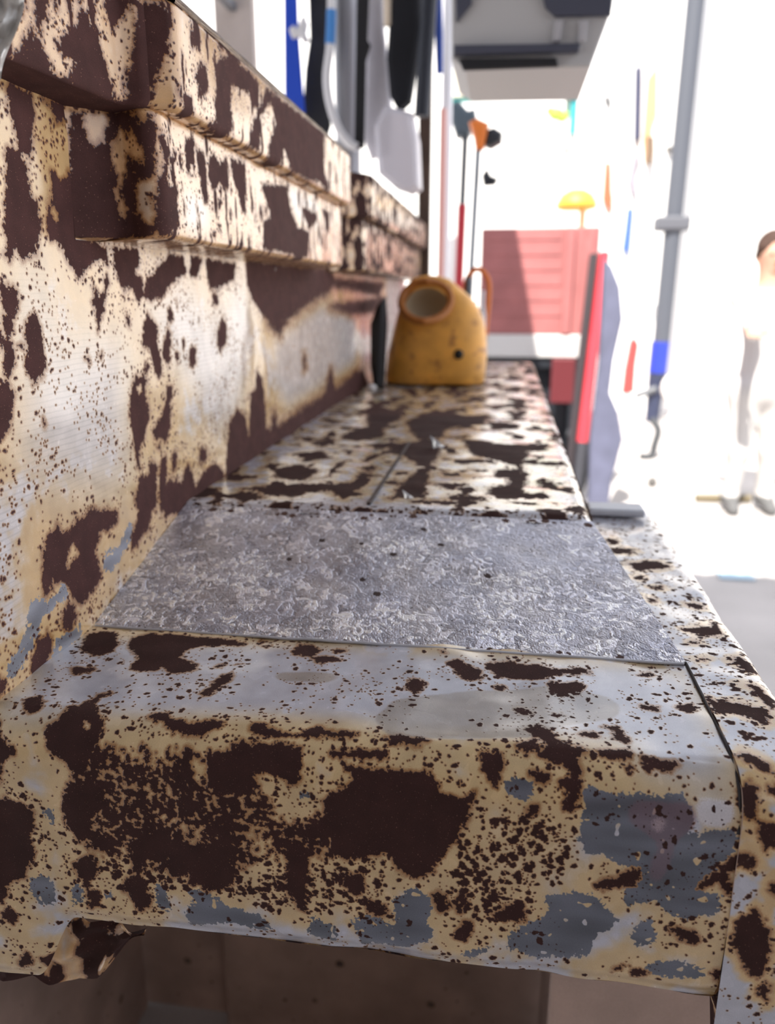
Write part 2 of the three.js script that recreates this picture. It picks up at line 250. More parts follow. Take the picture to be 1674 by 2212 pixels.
const ledgeRust = [
  [...D1, [[390, 835, 490, 830, 520, 880, 480, 920, 420, 930, 350, 900], [570, 860, 660, 842, 900, 856, 1070, 872, 1040, 885, 880, 890, 820, 900, 770, 940, 860, 970, 830, 1000, 740, 1015, 700, 980, 670, 1000, 560, 1000, 600, 940, 550, 890],
    [1010, 1000, 1000, 1040, 940, 1080, 910, 1110, 865, 1110, 920, 1050, 960, 1020], [300, 985, 410, 980, 400, 1000, 320, 1010], [1110, 872, 1140, 862, 1150, 876, 1130, 880], [1270, 905, 1300, 882, 1350, 885, 1390, 908, 1350, 930, 1270, 930],
    [1340, 935, 1460, 935, 1490, 955, 1380, 965], [1430, 898, 1520, 910, 1450, 920], [100, 1120, 190, 1110, 180, 1150, 130, 1180, 100, 1150], [1120, 890, 1180, 885, 1160, 900], [920, 975, 975, 968, 960, 988], [1000, 972, 1050, 960, 1045, 972]]],
  [...D2, [[250, 970, 310, 952, 350, 980, 410, 1000, 400, 1040, 330, 1045, 320, 1020, 290, 1000], [410, 972, 520, 960, 660, 975, 700, 992, 860, 990, 880, 1010, 720, 1020, 640, 1040, 480, 1020], [90, 1040, 140, 1035, 170, 1060, 130, 1090, 95, 1085],
    [450, 1060, 510, 1055, 500, 1080], [700, 1060, 830, 1050, 850, 1080, 760, 1110, 710, 1085], [1090, 1150, 1170, 1150, 1180, 1170, 1110, 1165], [220, 925, 250, 918, 260, 930], [1080, 1010, 1130, 1000, 1170, 1010, 1100, 1020]]],
  [...D4, [[690, 50, 850, 60, 840, 90, 750, 110, 710, 80], [530, 155, 620, 165, 630, 185, 570, 180], [700, 180, 770, 180, 740, 200], [580, 250, 650, 235, 720, 270, 740, 310, 790, 330, 880, 350, 820, 370, 840, 420, 830, 460, 790, 470, 770, 410, 640, 370, 690, 330, 640, 290],
    [820, 270, 920, 260, 900, 290, 850, 285], [900, 240, 1010, 235, 1000, 260, 1060, 300, 1030, 315, 990, 290, 960, 250], [550, 320, 640, 300, 650, 340, 560, 340], [880, 340, 1000, 340, 1070, 350, 1060, 380, 940, 380], [1085, 145, 1190, 150, 1160, 165, 1100, 160],
    [1240, 150, 1330, 130, 1330, 170, 1290, 180], [1110, 370, 1270, 390, 1240, 430, 1100, 420], [1020, 410, 1080, 405, 1060, 430, 1000, 430], [400, 350, 490, 350, 510, 410, 480, 450, 470, 530, 440, 490, 410, 420], [740, 470, 830, 470, 800, 580, 840, 580, 780, 615, 750, 600, 780, 540],
    [610, 430, 700, 430, 690, 490, 640, 480], [0, 430, 150, 430, 220, 470, 230, 540, 330, 540, 370, 490, 380, 550, 350, 620, 310, 700, 290, 740, 220, 820, 190, 870, 130, 890, 60, 850, 0, 790, -40, 600], [620, 570, 660, 590, 650, 620, 615, 615],
    [1010, 890, 1060, 840, 1090, 870, 1070, 930, 900, 955, 890, 920, 960, 900], [1340, 950, 1350, 910, 1420, 860, 1500, 800, 1540, 760, 1530, 700, 1560, 640, 1600, 700, 1580, 840, 1480, 850, 1480, 980, 1450, 960, 1440, 890], [1510, 500, 1590, 490, 1570, 610, 1530, 590],
    [1520, 1060, 1600, 1030, 1640, 1130, 1640, 1270, 1590, 1340, 1540, 1290, 1490, 1170, 1500, 1100], [1200, 1090, 1270, 1110, 1350, 1140, 1320, 1180, 1250, 1140], [200, 960, 260, 970, 270, 1040, 240, 1060, 210, 1010], [300, 960, 340, 970, 320, 1060, 290, 1040],
    [290, 1120, 350, 1070, 370, 1110, 340, 1170, 300, 1160], [560, 1010, 600, 990, 590, 1080, 540, 1090, 450, 1070, 480, 1040], [0, 285, 60, 270, 110, 285, 190, 290, 200, 305, 100, 320, 0, 315], [240, 480, 300, 440, 340, 500, 320, 530, 260, 540], [1040, 1290, 1100, 1280, 1130, 1310, 1060, 1320], [1400, 1300, 1450, 1300, 1460, 1350, 1420, 1340]]],
  [...D3, [[340, 150, 410, 110, 480, 84, 484, 96, 400, 130, 450, 210, 430, 290, 400, 350, 360, 460, 300, 400, 220, 350, 200, 270, 190, 250, 260, 200, 300, 150], [640, 190, 700, 175, 740, 200, 790, 220, 980, 220, 920, 250, 880, 290, 850, 270, 740, 260, 700, 220],
    [900, 310, 1300, 325, 1310, 500, 1280, 510, 1200, 460, 1100, 450, 1080, 540, 930, 540, 900, 470], [290, 490, 420, 490, 470, 560, 390, 640, 400, 700, 350, 740, 290, 680, 270, 600], [310, 830, 400, 800, 420, 860, 380, 930, 430, 960, 440, 1020, 390, 1020, 370, 930],
    [-60, 550, 0, 550, 80, 570, 140, 600, 150, 680, 120, 730, 150, 790, 100, 890, 50, 900, 20, 1000, -60, 1000], [-50, 200, 0, 200, 30, 350, 0, 480, -50, 480], [560, 760, 640, 720, 800, 750, 950, 740, 1020, 860, 1000, 930, 910, 950, 820, 920, 830, 830, 760, 890, 720, 880, 730, 810, 640, 810, 600, 870, 650, 980, 620, 1040, 580, 1000, 530, 930, 580, 880],
    [1240, 750, 1350, 770, 1330, 850, 1330, 980, 1300, 1050, 1280, 1000, 1230, 950, 1250, 870], [1540, 860, 1580, 870, 1570, 930, 1540, 980, 1490, 930, 1500, 880], [1580, 980, 1640, 1000, 1674, 1040, 1640, 1065, 1590, 1040], [1480, 400, 1674, 430, 1720, 600, 1674, 780, 1540, 800, 1440, 800, 1400, 620, 1390, 560, 1530, 470],
    [1060, 240, 1140, 225, 1220, 260, 1280, 270, 1380, 232, 1420, 260, 1580, 268, 1500, 290, 1330, 285, 1180, 290, 1080, 262], [110, 120, 190, 108, 180, 150, 150, 180, 100, 140], [20, 310, 90, 340, 60, 370, 20, 350], [1100, 320, 1300, 330, 1320, 345, 1674, 345, 1674, 380, 1480, 372, 1340, 365, 1100, 350], [30, 1010, 80, 1040, 60, 1100, 20, 1060], [80, 1250, 130, 1200, 140, 1260, 100, 1280], [180, 1240, 300, 1230, 280, 1300, 200, 1300]]],
];
const ledgeHole = [[...D3, [[1110, 450, 1180, 470, 1270, 510, 1310, 460, 1310, 380, 1330, 330, 1400, 340, 1440, 390, 1510, 480, 1430, 510, 1360, 530, 1350, 590, 1380, 600, 1270, 640, 1200, 560, 1120, 490], [450, 235, 540, 250, 520, 285, 440, 270], [900, 310, 990, 320, 980, 355, 920, 350], [820, 400, 880, 390, 890, 470, 850, 480], [350, 215, 395, 215, 395, 245, 360, 240]]], [...D4, [[220, 450, 330, 450, 350, 500, 310, 545, 240, 540]]]];
const ledgeFine = [[...D3, [[400, 300, 1300, 330, 1320, 380, 1290, 500, 1100, 450, 1230, 620, 1380, 600, 1674, 640, 1674, 780, 1270, 830, 1000, 880, 800, 900, 560, 870, 360, 780, 290, 480]]], [...D4, [[1180, 1090, 1360, 1120, 1340, 1200, 1210, 1150], [940, 1250, 1080, 1240, 1140, 1320, 930, 1310]]]];
const ledgeDots = [[...D4, [[430, 610, 820, 620, 830, 870, 640, 960, 560, 1100, 290, 1060, 220, 940, 340, 720], [600, 310, 1000, 330, 960, 390, 600, 370], [0, 300, 560, 310, 560, 380, 0, 350]]], [...D3, [[430, 650, 560, 800, 800, 900, 1020, 870, 1250, 840, 1674, 760, 1674, 980, 1300, 1060, 900, 960, 450, 950]]]];
const ledgeZinc = [[...D4, [[490, 480, 560, 450, 630, 490, 620, 555, 540, 540], [830, 500, 1000, 520, 1100, 520, 1300, 540, 1330, 660, 1280, 700, 1480, 680, 1520, 720, 1480, 800, 1420, 850, 1340, 960, 1440, 960, 1430, 1040, 1330, 1060, 1240, 1060, 1150, 990, 1030, 1020, 1020, 950, 1100, 890, 1080, 850, 1000, 840, 930, 790, 840, 790, 830, 680, 850, 570],
    [720, 970, 820, 960, 880, 960, 990, 1070, 980, 1110, 890, 1150, 880, 1230, 800, 1240, 620, 1240, 510, 1180, 530, 1120, 600, 1100, 680, 1070, 690, 990], [30, 980, 110, 930, 170, 960, 190, 1030, 160, 1080, 200, 1120, 180, 1170, 80, 1190, 0, 1200, 0, 1130, 40, 1060], [300, 1220, 440, 1190, 450, 1210, 350, 1240], [1100, 1270, 1200, 1240, 1380, 1290, 1390, 1330, 1150, 1310], [1060, 1100, 1150, 1060, 1160, 1170, 1080, 1190]]],
  [...D3, [[180, 610, 210, 580, 240, 630, 210, 670], [130, 900, 180, 870, 240, 920, 240, 1020, 170, 1000, 130, 950], [310, 930, 350, 920, 360, 980, 320, 1020], [455, 945, 500, 970, 465, 1000], [670, 920, 720, 940, 745, 1030, 710, 1040, 665, 990], [800, 940, 900, 950, 980, 1020, 1090, 1050, 1170, 1090, 1170, 1120, 980, 1090, 830, 1110, 800, 1050, 830, 1000], [1340, 1050, 1460, 1110, 1470, 1180, 1330, 1140], [1520, 1080, 1600, 1050, 1674, 1090, 1674, 1180, 1560, 1200], [1290, 520, 1340, 530, 1340, 565, 1300, 560]]]];
const ledgePale = [[...D1, [[200, 860, 1674, 900, 1674, 1200, 0, 1200, 150, 1040]]], [...D2, [[0, 920, 1290, 1000, 1340, 1200, 0, 1200]]], [...D4, [[0, 0, 1280, 0, 1480, 480, 1100, 440, 1060, 300, 500, 260, 0, 240]]], [...D3, [[500, 60, 1674, 0, 1674, 230, 960, 160]]], [...D4, [[1320, 540, 1500, 560, 1490, 660, 1340, 660]]]];
const LB1 = ARC[ARC.length - 1], LB0 = ARC[1] - 0.15;
const ledgeMat = enamel({ W: 2048, H: 1500, a0: WALL_X - 0.05, a1: SEAM_X + 0.014, b0: LB0, b1: LB1, seed: 3, rust: read(ledgeRust, onLedge), fine: read(ledgeFine, onLedge), dots: read(ledgeDots, onLedge), bare: read(ledgeHole, onLedge), zinc: read(ledgeZinc, onLedge), pale: read(ledgePale, onLedge),
  film: [[read([[...D4, [[30, 120, 250, 92, 480, 80, 690, 64, 960, 110, 1010, 140, 980, 200, 700, 250, 640, 290, 300, 290, 0, 280, -60, 200]]], [...D1, [[1180, 1010, 1340, 1000, 1500, 1020, 1400, 1045, 1200, 1040]]]], onLedge), [146, 137, 128], 0.75], [read([[...D4, [[1320, 540, 1500, 560, 1500, 640, 1440, 690, 1340, 650]]], [...D4, [[1130, 650, 1150, 620, 1200, 615, 1225, 640, 1180, 690, 1160, 715, 1145, 690]]]], onLedge), [205, 202, 206], 1], [read([[...D4, [[1030, 560, 1330, 560, 1330, 660, 1260, 700, 1200, 880, 1130, 940, 1120, 860, 1190, 740, 1040, 650]]]], onLedge), [124, 94, 106], 0.5]],
  speckle: 42000, dotDensity: 130000, paleFrom: 0.008, paleTo: 0.03, colors: { pale: [180, 181, 191], cream: [202, 176, 132], zinc: [98, 103, 115] }, speckMax: 0.0018, satellites: 90000 });

const wob = (a, b, k = 1) => k * 0.0016 * (noise(a * 14 + 3, b * 14) + 0.5 * noise(a * 34, b * 34 + 8));
function sheetAt(s) { let i = 1; while (i < ARC.length - 1 && s > ARC[i]) i++; const t = (s - ARC[i - 1]) / (ARC[i] - ARC[i - 1]); return [mix(PROFILE[i - 1][0], PROFILE[i][0], t), mix(PROFILE[i - 1][1], PROFILE[i][1], t)]; }
// lower hem of the apron: hangs lower by the wall, lifts where it is torn, then runs straight
const hem = (x) => { const base = -0.392 + 0.004 * noise(x * 20, 4); const tear = sstep(-0.262, -0.298, x); return mix(base, -0.446, tear) ; };
const sTop = ARC[ARC.length - 3], sOf = (y) => { const k = ARC.length - 2; return y > PROFILE[k][1] ? mix(ARC[k - 1], ARC[k], (PROFILE[k - 1][1] - y) / (PROFILE[k - 1][1] - PROFILE[k][1])) : mix(ARC[k], ARC[k + 1], (PROFILE[k][1] - y) / (PROFILE[k][1] - PROFILE[k + 1][1])); };
function ledgeSheet(x0, x1, nu, mat, a0, a1, hemY, back = LB0 + 0.002) {
  return grid(nu, 150, (u, v) => {
    const x = mix(x0, x1, u), s1 = sOf(hemY(x)), s = mix(back, s1, v), [z, y] = sheetAt(s), w = wob(x, s), nearHem = sstep(s1 - 0.012, s1, s);
    const flat = y > DECK_Y - 0.001;
    return [x, flat ? y + w : y, (flat ? z : z + w) - nearHem * 0.004, (x - a0) / (a1 - a0), (s - LB0) / (LB1 - LB0)];
  });
}
const bench = thing('rusted_ledge', 'long ledge of rust-blotched enamelled sheet metal with a rolled front apron', 'ledge');
part('deck_and_apron', ledgeSheet(WALL_X - 0.045, SEAM_X, 220, ledgeMat, WALL_X - 0.05, SEAM_X + 0.014, hem), ledgeMat, bench, 'cream and grey enamel eaten by dark brown rust');
// hem fold and inner return of the apron
const genMat = enamel({ W: 1024, H: 1024, a0: 0, a1: 0.4, b0: 0, b1: 0.4, seed: 11, auto: 0.02, autoScale: 1.1, autoA: 1.6, speckle: 30000, rim: 1.5, colors: { pale: [190, 186, 184], cream: [210, 172, 122] } });
const setWrap = (m) => { for (const k of ['map', 'roughnessMap', 'bumpMap']) { m[k].wrapS = m[k].wrapT = THREE.MirroredRepeatWrapping; } return m; };
setWrap(genMat);
const G = 1 / 0.4;
part('hem_return', grid(120, 6, (u, v) => { const x = mix(-0.262, SEAM_X, u), y = hem(x), t = v * Math.PI; return [x, y - 0.003 * Math.sin(t), APRON_Z - 0.003 - 0.012 * v, x * G, v * 0.02]; }), genMat, bench);
// torn flap hanging at the wall end of the apron
part('torn_flap', grid(40, 16, (u, v) => {
  const px = mix(-4, 318, u), top = mix(2040, 1975, sstep(0, 0.62, u)) + 24 * sstep(0.6, 1, u), bot = mix(2100, 2112, sstep(0, 0.3, u)) - 104 * sstep(0.55, 1, u) ** 1.3;
  const z = APRON_Z - 0.006 - 0.028 * sstep(0.0, 0.6, u) - 0.01 * v, f = Math.abs(((u * 3.1 + v * 0.8) % 1) - 0.5), p = onZ(px, mix(top, bot, v), z);
  return [p.x, p.y, p.z + 0.014 * f + 0.004 * noise(u * 6, v * 5), u * 0.3, v * 0.12];
}), genMat, bench, 'crumpled torn corner of the sheet');
// outer strip beyond the seam: a lapped plate that runs back beside the raised cover and turns down at its outer edge
const stripRust = [[...D2, [[1240, 820, 1390, 820, 1430, 830, 1440, 855, 1380, 860, 1300, 840], [1040, 540, 1150, 530, 1230, 560, 1080, 572], [1490, 950, 1540, 960, 1600, 1020, 1550, 1022], [1290, 880, 1350, 880, 1340, 892], [1050, 600, 1110, 590, 1100, 615], [1130, 650, 1190, 640, 1180, 660], [1340, 955, 1370, 950, 1360, 970], [1390, 790, 1425, 800, 1430, 830, 1400, 820], [1290, 710, 1350, 712, 1370, 740, 1320, 730], [960, 470, 1060, 480, 1050, 500, 980, 500], [1110, 690, 1160, 700, 1140, 720], [940, 430, 1000, 440, 970, 460]]],
  [...D4, [[1390, 130, 1440, 140, 1640, 180, 1640, 240, 1550, 210, 1450, 190, 1410, 200], [1540, 70, 1600, 80, 1674, 150, 1674, 200, 1620, 140], [1480, 370, 1580, 370, 1660, 410, 1650, 430, 1560, 400], [1240, 130, 1380, 130, 1390, 250, 1300, 200]]]];
const stripFront = [[...D4, [[1590, 640, 1674, 650, 1700, 760, 1620, 770], [1520, 1060, 1600, 1030, 1640, 1130, 1640, 1270, 1590, 1340, 1540, 1290, 1490, 1170, 1500, 1100], [1620, 500, 1700, 500, 1700, 540, 1640, 530], [1510, 500, 1590, 490, 1580, 660, 1540, 620], [1640, 920, 1700, 900, 1700, 1000, 1650, 960], [1480, 800, 1580, 800, 1560, 860, 1490, 850], [1590, 1360, 1640, 1350, 1640, 1420, 1600, 1400]]]];
const TOP_XX = 0.085, SA0 = TOP_XX - 0.002, SA1 = EDGE_X + 0.02, SB0 = ARC[1] - 0.52;
const onStrip = (u, v) => { const p = onY(u, v, DECK_Y); return [p.x, ARC[1] + (p.z - (APRON_Z - ROLL))]; };
const stripMat = enamel({ W: 420, H: 2048, a0: SA0, a1: SA1, b0: SB0, b1: LB1 + 0.06, seed: 23, rust: [...read(stripRust, onStrip), ...read(stripFront, onLedge)], speckle: 40000, dotsPale: true, dotDensity: 26000, paleFrom: 0.003, paleTo: 0.009, dots: [[[SA0, SB0], [SA1, SB0], [SA1, ARC[1]], [SA0, ARC[1]]]], colors: { pale: [182, 184, 194] } });
const stripHem = (x) => -0.392 - 0.05 * sstep(SEAM_X - 0.01, SEAM_X + 0.012, x);
part('outer_strip', grid(26, 260, (u, v) => {
  const s1 = sOf(-0.468), s = mix(SB0 + 0.01, s1, v), zs = -0.70 + s, lw = (SEAM_X - TOP_XX) * sstep(-0.50, -0.74, zs), w = mix(-lw, EDGE_X - SEAM_X + 0.016, u), flatW = EDGE_X - SEAM_X - 0.008, x = SEAM_X + Math.min(w, flatW) + (w > flatW ? 0.010 * Math.sin(Math.min(1, (w - flatW) / 0.012) * Math.PI / 2) : 0), drop = w > flatW ? 0.010 * (1 - Math.cos(Math.min(1, (w - flatW) / 0.012) * Math.PI / 2)) + Math.max(0, w - flatW - 0.012) : 0;
  const sc = Math.max(s, 0), [z0, y0] = s < 0 ? [-0.70 + s, DECK_Y] : sheetAt(sc), lip = 0.0015;
  return [x, y0 - drop + lip + wob(x, s, 1.2), z0 + (y0 < DECK_Y - 0.001 ? lip : 0) - drop * (y0 < DECK_Y - 0.001 ? 1 : 0), (SEAM_X + w - SA0) / (SA1 - SA0), (s - SB0) / (LB1 + 0.06 - SB0)];
}), stripMat, bench, 'pale enamel strip with scattered rust spots');
part('strip_side', grid(60, 3, (u, v) => { const z = mix(-0.91, APRON_Z - 0.02, u); return [EDGE_X + 0.004, mix(DECK_Y - 0.012, DECK_Y - 0.10, v), z, z * G, v * 0.3]; }), genMat, bench);
part('seam_bead', tube([V(SEAM_X - 0.001, DECK_Y + 0.0005, -0.52), V(SEAM_X - 0.001, DECK_Y + 0.0006, -0.45), V(SEAM_X - 0.001, DECK_Y + 0.0002, -0.41), V(SEAM_X - 0.001, DECK_Y - 0.008, APRON_Z - 0.007), V(SEAM_X - 0.001, DECK_Y - 0.03, APRON_Z + 0.0005)], 0.001, 40, 8), plain(0x2b2626, 0.8), bench, 'dark grimy seam between deck and outer strip');
// gusset leg under the outer corner
part('corner_leg', boxUV(new THREE.ExtrudeGeometry(new THREE.Shape([[0.128, -0.386], [0.136, -0.395], [0.146, -0.42], [0.152, -0.47], [0.155, -1.3], [0.192, -1.3], [0.192, -0.38]].map(([x, y]) => new THREE.Vector2(x, y))), { depth: 0.03, bevelEnabled: true, bevelSize: 0.002, bevelThickness: 0.002, bevelSegments: 2 }).translate(0, 0, APRON_Z - 0.036), G), genMat, bench);

// ---- raised cover on the ledge: sloped bare-metal end, enamelled top, folded outer edge
const FOOT_Z = -0.517, HEAD_Z = -0.722, END_Z = -2.44, TOP_X = 0.087;
const cover = thing('raised_metal_cover', 'raised metal cover on the ledge with a sloped bare galvanised end', 'cover');
function flakeTex() {                                      // crinkled flakes of bare galvanised sheet
  const W = 1400, H = 640, col = new Uint8Array(W * H * 4), bmp = new Uint8Array(W * H * 4), aux = new Uint8Array(W * H * 4), r = rng(91), C = 1024;
  const cx = new Float32Array(C * C / 64), cy = new Float32Array(cx.length), cv = new Float32Array(cx.length); for (let i = 0; i < cx.length; i++) { cx[i] = r(); cy[i] = r(); cv[i] = r(); }
  const cell = (x, y, k) => { const xi = Math.floor(x), yi = Math.floor(y); let d1 = 9, d2 = 9, id = 0; for (let j = -1; j <= 1; j++) for (let i = -1; i <= 1; i++) { const q = (((xi + i) * 73 + (yi + j) * 157 + k * 31) % cx.length + cx.length) % cx.length, d = Math.hypot(xi + i + cx[q] - x, yi + j + cy[q] - y); if (d < d1) { d2 = d1; d1 = d; id = q; } else if (d < d2) d2 = d; } return [d1, d2 - d1, cv[id]]; };
  for (let y = 0; y < H; y++) for (let x = 0; x < W; x++) {
    const a = x / W * 0.45, b = y / H * 0.21, w1 = noise(a * 120, b * 120), w2 = noise(a * 120 + 50, b * 120), n3 = noise(a * 520 + 2, b * 520);
    const A = cell(a * 105 + 1.4 * w1, b * 105 + 1.4 * w2, 1), B = cell(a * 310 + 1.8 * w2 + n3, b * 310 + 1.8 * w1, 2), F = fbm(a * 18, b * 18 + 4, 3), den = sstep(-0.25, 0.3, fbm(a * 9 + 7, b * 9, 2) + 0.9 * (0.12 - b) * 4);
    let h = 0.5 + 0.26 * (A[2] - 0.5) + (0.34 * (B[2] - 0.5) + 0.2 * Math.abs(n3)) * (0.35 + 0.65 * den) - 0.12 * (A[1] < 0.06 ? 1 : 0);
    let g = 190 + 34 * F + 44 * (A[2] - 0.5) + 30 * (B[2] - 0.5) * (0.3 + den); if (B[2] > 0.86) g += 40 * (0.4 + den); if (A[2] > 0.86) g += 34 * sstep(0.05, 0.12, A[1]); if (B[1] < 0.06 && den > 0.45) g -= 30;
    const warm = 9 * fbm(a * 25 + 30, b * 25, 2); let c0 = g + warm, c1 = g + warm * 0.5, c2 = g + 11 - warm * 0.6;
    const j = (y * W + x) * 4; col[j] = Math.max(20, Math.min(255, c0)); col[j + 1] = Math.max(20, Math.min(255, c1)); col[j + 2] = Math.max(20, Math.min(255, c2)); col[j + 3] = 255;
    bmp[j] = bmp[j + 1] = bmp[j + 2] = clamp01(h) * 255; bmp[j + 3] = 255; aux[j] = 255; aux[j + 1] = clamp01(0.36 + 0.2 * (A[2] - 0.5) + 0.1 * F) * 255; aux[j + 2] = 165; aux[j + 3] = 255;
  }
  const pit = (u, v, rad, dark) => { for (let y = -rad * 2; y <= rad * 2; y++) for (let x = -rad * 2; x <= rad * 2; x++) { const X = Math.round(u * W + x), Y = Math.round(v * H + y); if (X < 0 || Y < 0 || X >= W || Y >= H) continue; if (Math.hypot(x, y) < rad * (1 + 0.4 * noise(X * 0.2, Y * 0.2))) { const j = (Y * W + X) * 4; col[j] = dark[0]; col[j + 1] = dark[1]; col[j + 2] = dark[2]; aux[j + 1] = 190; aux[j + 2] = 0; bmp[j] = bmp[j + 1] = bmp[j + 2] = 60; } } };
  for (let k = 0; k < 900; k++) pit(r(), r(), 0.8 + 1.6 * r() ** 4, [48, 42, 42]);
  for (const [u, v] of [[0.37, 0.72], [0.46, 0.7], [0.31, 0.55], [0.635, 0.73], [0.53, 0.62], [0.47, 0.42], [0.6, 0.86], [0.5, 0.33], [0.72, 0.5]]) pit(u, v, 7 + 4 * r(), [58, 42, 40]);
  for (let k = 0; k < 46; k++) pit(r(), 0.93 + 0.06 * r(), 4 + 11 * r() ** 2, [78, 50, 40]);
  for (let k = 0; k < 40; k++) pit(r(), 0.03 * r() ** 2, 3 + 8 * r() ** 2, [70, 46, 42]);
  const ax = texOf(aux, W, H, false);
  return new THREE.MeshStandardMaterial({ map: texOf(col, W, H, true), bumpMap: texOf(bmp, W, H, false), bumpScale: 0.0022, roughnessMap: ax, metalnessMap: ax, roughness: 1, metalness: 1, side: THREE.DoubleSide });
}
const flakeMat = flakeTex();
part('sloped_end', grid(90, 44, (u, v) => {
  const f = 1 - (1 - v) ** 1.0, x = mix(WALL_X, mix(SEAM_X, TOP_X, f), u), z = mix(FOOT_Z, HEAD_Z + 0.012, f), y = mix(DECK_Y, TOP_Y - 0.003, f) + 0.0015 * noise(u * 5, v * 4) * Math.sin(Math.PI * v);
  return [x, y, z, u, v];
}), flakeMat, cover, 'bare galvanised slope with crinkled flakes and pinholes');
part('weld_foot', tube(Array.from({ length: 24 }, (_, i) => V(mix(WALL_X + 0.003, SEAM_X - 0.003, i / 23), DECK_Y + 0.001 + 0.0006 * noise(i * 1.7, 2), FOOT_Z + 0.0015 * noise(i * 0.9, 7))), 0.0011, 120, 7), plain(0xb8b9c0, 0.5, { metalness: 0.3 }), cover);
const T0 = [740, 480, 2.79];
const onTop = (u, v) => { const p = onY(u, v, TOP_Y); return [p.x, p.z]; };
const topRust = [[...T0, [[140, 1130, 200, 1100, 330, 1140, 360, 1180, 260, 1220, 240, 1290, 100, 1320, 0, 1310, 0, 1280, 150, 1230], [380, 1200, 560, 1130, 720, 1160, 880, 1160, 850, 1220, 620, 1240, 600, 1300, 450, 1310, 420, 1270], [240, 1390, 330, 1340, 450, 1320, 570, 1310, 600, 1360, 560, 1440, 520, 1480, 450, 1470, 420, 1420, 300, 1400],
  [450, 1490, 520, 1480, 510, 1600, 480, 1660, 300, 1660, 360, 1570], [720, 1310, 900, 1330, 1100, 1340, 1240, 1330, 1230, 1380, 1130, 1380, 1080, 1480, 940, 1440, 780, 1400], [920, 1490, 1080, 1480, 1110, 1560, 1080, 1620, 1140, 1660, 1000, 1674, 880, 1640, 880, 1600, 1000, 1580, 1010, 1540, 920, 1540],
  [1180, 1540, 1250, 1550, 1240, 1600, 1180, 1580], [530, 1580, 760, 1580, 640, 1612], [640, 1640, 860, 1650, 850, 1680, 650, 1672], [870, 1200, 1060, 1220, 1060, 1250, 900, 1250], [970, 1000, 1080, 1000, 1060, 1030, 980, 1020], [990, 900, 1070, 940, 1040, 960], [240, 1570, 330, 1550, 320, 1580], [0, 1370, 80, 1380, 40, 1410], [120, 1480, 200, 1470, 160, 1520],
  [600, 1500, 720, 1510, 700, 1530, 610, 1525], [-300, 1400, -120, 1380, -60, 1420, -200, 1440], [-420, 1490, -260, 1460, -140, 1500, -240, 1560, -400, 1540], [-540, 1600, -340, 1590, -200, 1620, -260, 1650, -480, 1640], [-200, 1330, -60, 1300, -40, 1330, -140, 1350], [-700, 1650, -560, 1620, -460, 1660, -600, 1674], [-120, 1590, 40, 1570, 120, 1610, -20, 1650], [760, 1480, 860, 1490, 840, 1510], [1140, 1400, 1220, 1410, 1190, 1440]]],
  [...D1, [[1040, 212, 1270, 192, 1480, 192, 1520, 215, 1360, 228, 1240, 222, 1060, 216], [800, 222, 880, 205, 960, 210, 900, 228]]], [...D2, [[0, 245, 50, 250, 20, 262], [100, 262, 330, 268, 300, 282, 140, 276], [520, 270, 640, 276, 620, 288], [780, 290, 860, 300, 850, 320, 790, 312]]]];
const topMatN = enamel({ W: 900, H: 1300, a0: WALL_X - 0.01, a1: TOP_X + 0.03, b0: -1.32, b1: HEAD_Z + 0.02, seed: 31, rust: read(topRust, onTop).map((p) => p), auto: -0.17, autoScale: 1.3, autoB: 0.7, dots: [[[WALL_X, HEAD_Z - 0.004], [TOP_X, HEAD_Z - 0.004], [TOP_X, HEAD_Z + 0.02], [WALL_X, HEAD_Z + 0.02]]], pale: [[[WALL_X, HEAD_Z - 0.012], [TOP_X + 0.02, HEAD_Z - 0.012], [TOP_X + 0.02, HEAD_Z + 0.03], [WALL_X, HEAD_Z + 0.03]]], paleSoft: 3, dotsPale: true, dotDensity: 60000, speckle: 24000, paleFrom: 0.003, paleTo: 0.013, warp: 0.004, colors: { pale: [188, 189, 198], cream: [196, 178, 146] } });
const topMatF = enamel({ W: 512, H: 900, a0: WALL_X - 0.01, a1: TOP_X + 0.03, b0: END_Z, b1: -1.32, seed: 37, rust: read(topRust, onTop), auto: -0.06, autoScale: 0.9, autoB: 0.6, speckle: 6000, warp: 0.003, colors: { pale: [182, 182, 190], cream: [200, 182, 145], rust: [70, 46, 42] } });
function topGrid(z0, z1, n) { return grid(40, n, (u, v) => {
  const z = mix(z0, z1, v), w = u * (TOP_X - WALL_X + 0.012), flat = TOP_X - WALL_X - 0.006, x = WALL_X + Math.min(w, flat) + (w > flat ? 0.006 * Math.sin(Math.min(1, (w - flat) / 0.009) * Math.PI / 2) : 0), dr = w > flat ? 0.006 * (1 - Math.cos(Math.min(1, (w - flat) / 0.009) * Math.PI / 2)) + Math.max(0, w - flat - 0.009) : 0;
  const nose = sstep(HEAD_Z, HEAD_Z + 0.014, z);
  return [x, TOP_Y - dr + wob(x, z, 1.1) - 0.0055 * nose * nose, z, (WALL_X + w - (WALL_X - 0.01)) / (TOP_X + 0.03 - WALL_X + 0.01), v];
}); }
part('top_plate', topGrid(-1.32, HEAD_Z + 0.02, 90), topMatN, cover, 'enamelled top with broad rust blotches');
part('far_top_plate', topGrid(END_Z, -1.32, 60), topMatF, cover, 'rust-blotched top running on under the yellow jug');
part('outer_side', grid(80, 4, (u, v) => { const z = mix(END_Z, HEAD_Z, u); return [mix(TOP_X + 0.002, TOP_X + 0.004, v), mix(TOP_Y - 0.006, DECK_Y, v), z, z * G, v * 0.15]; }), genMat, cover);
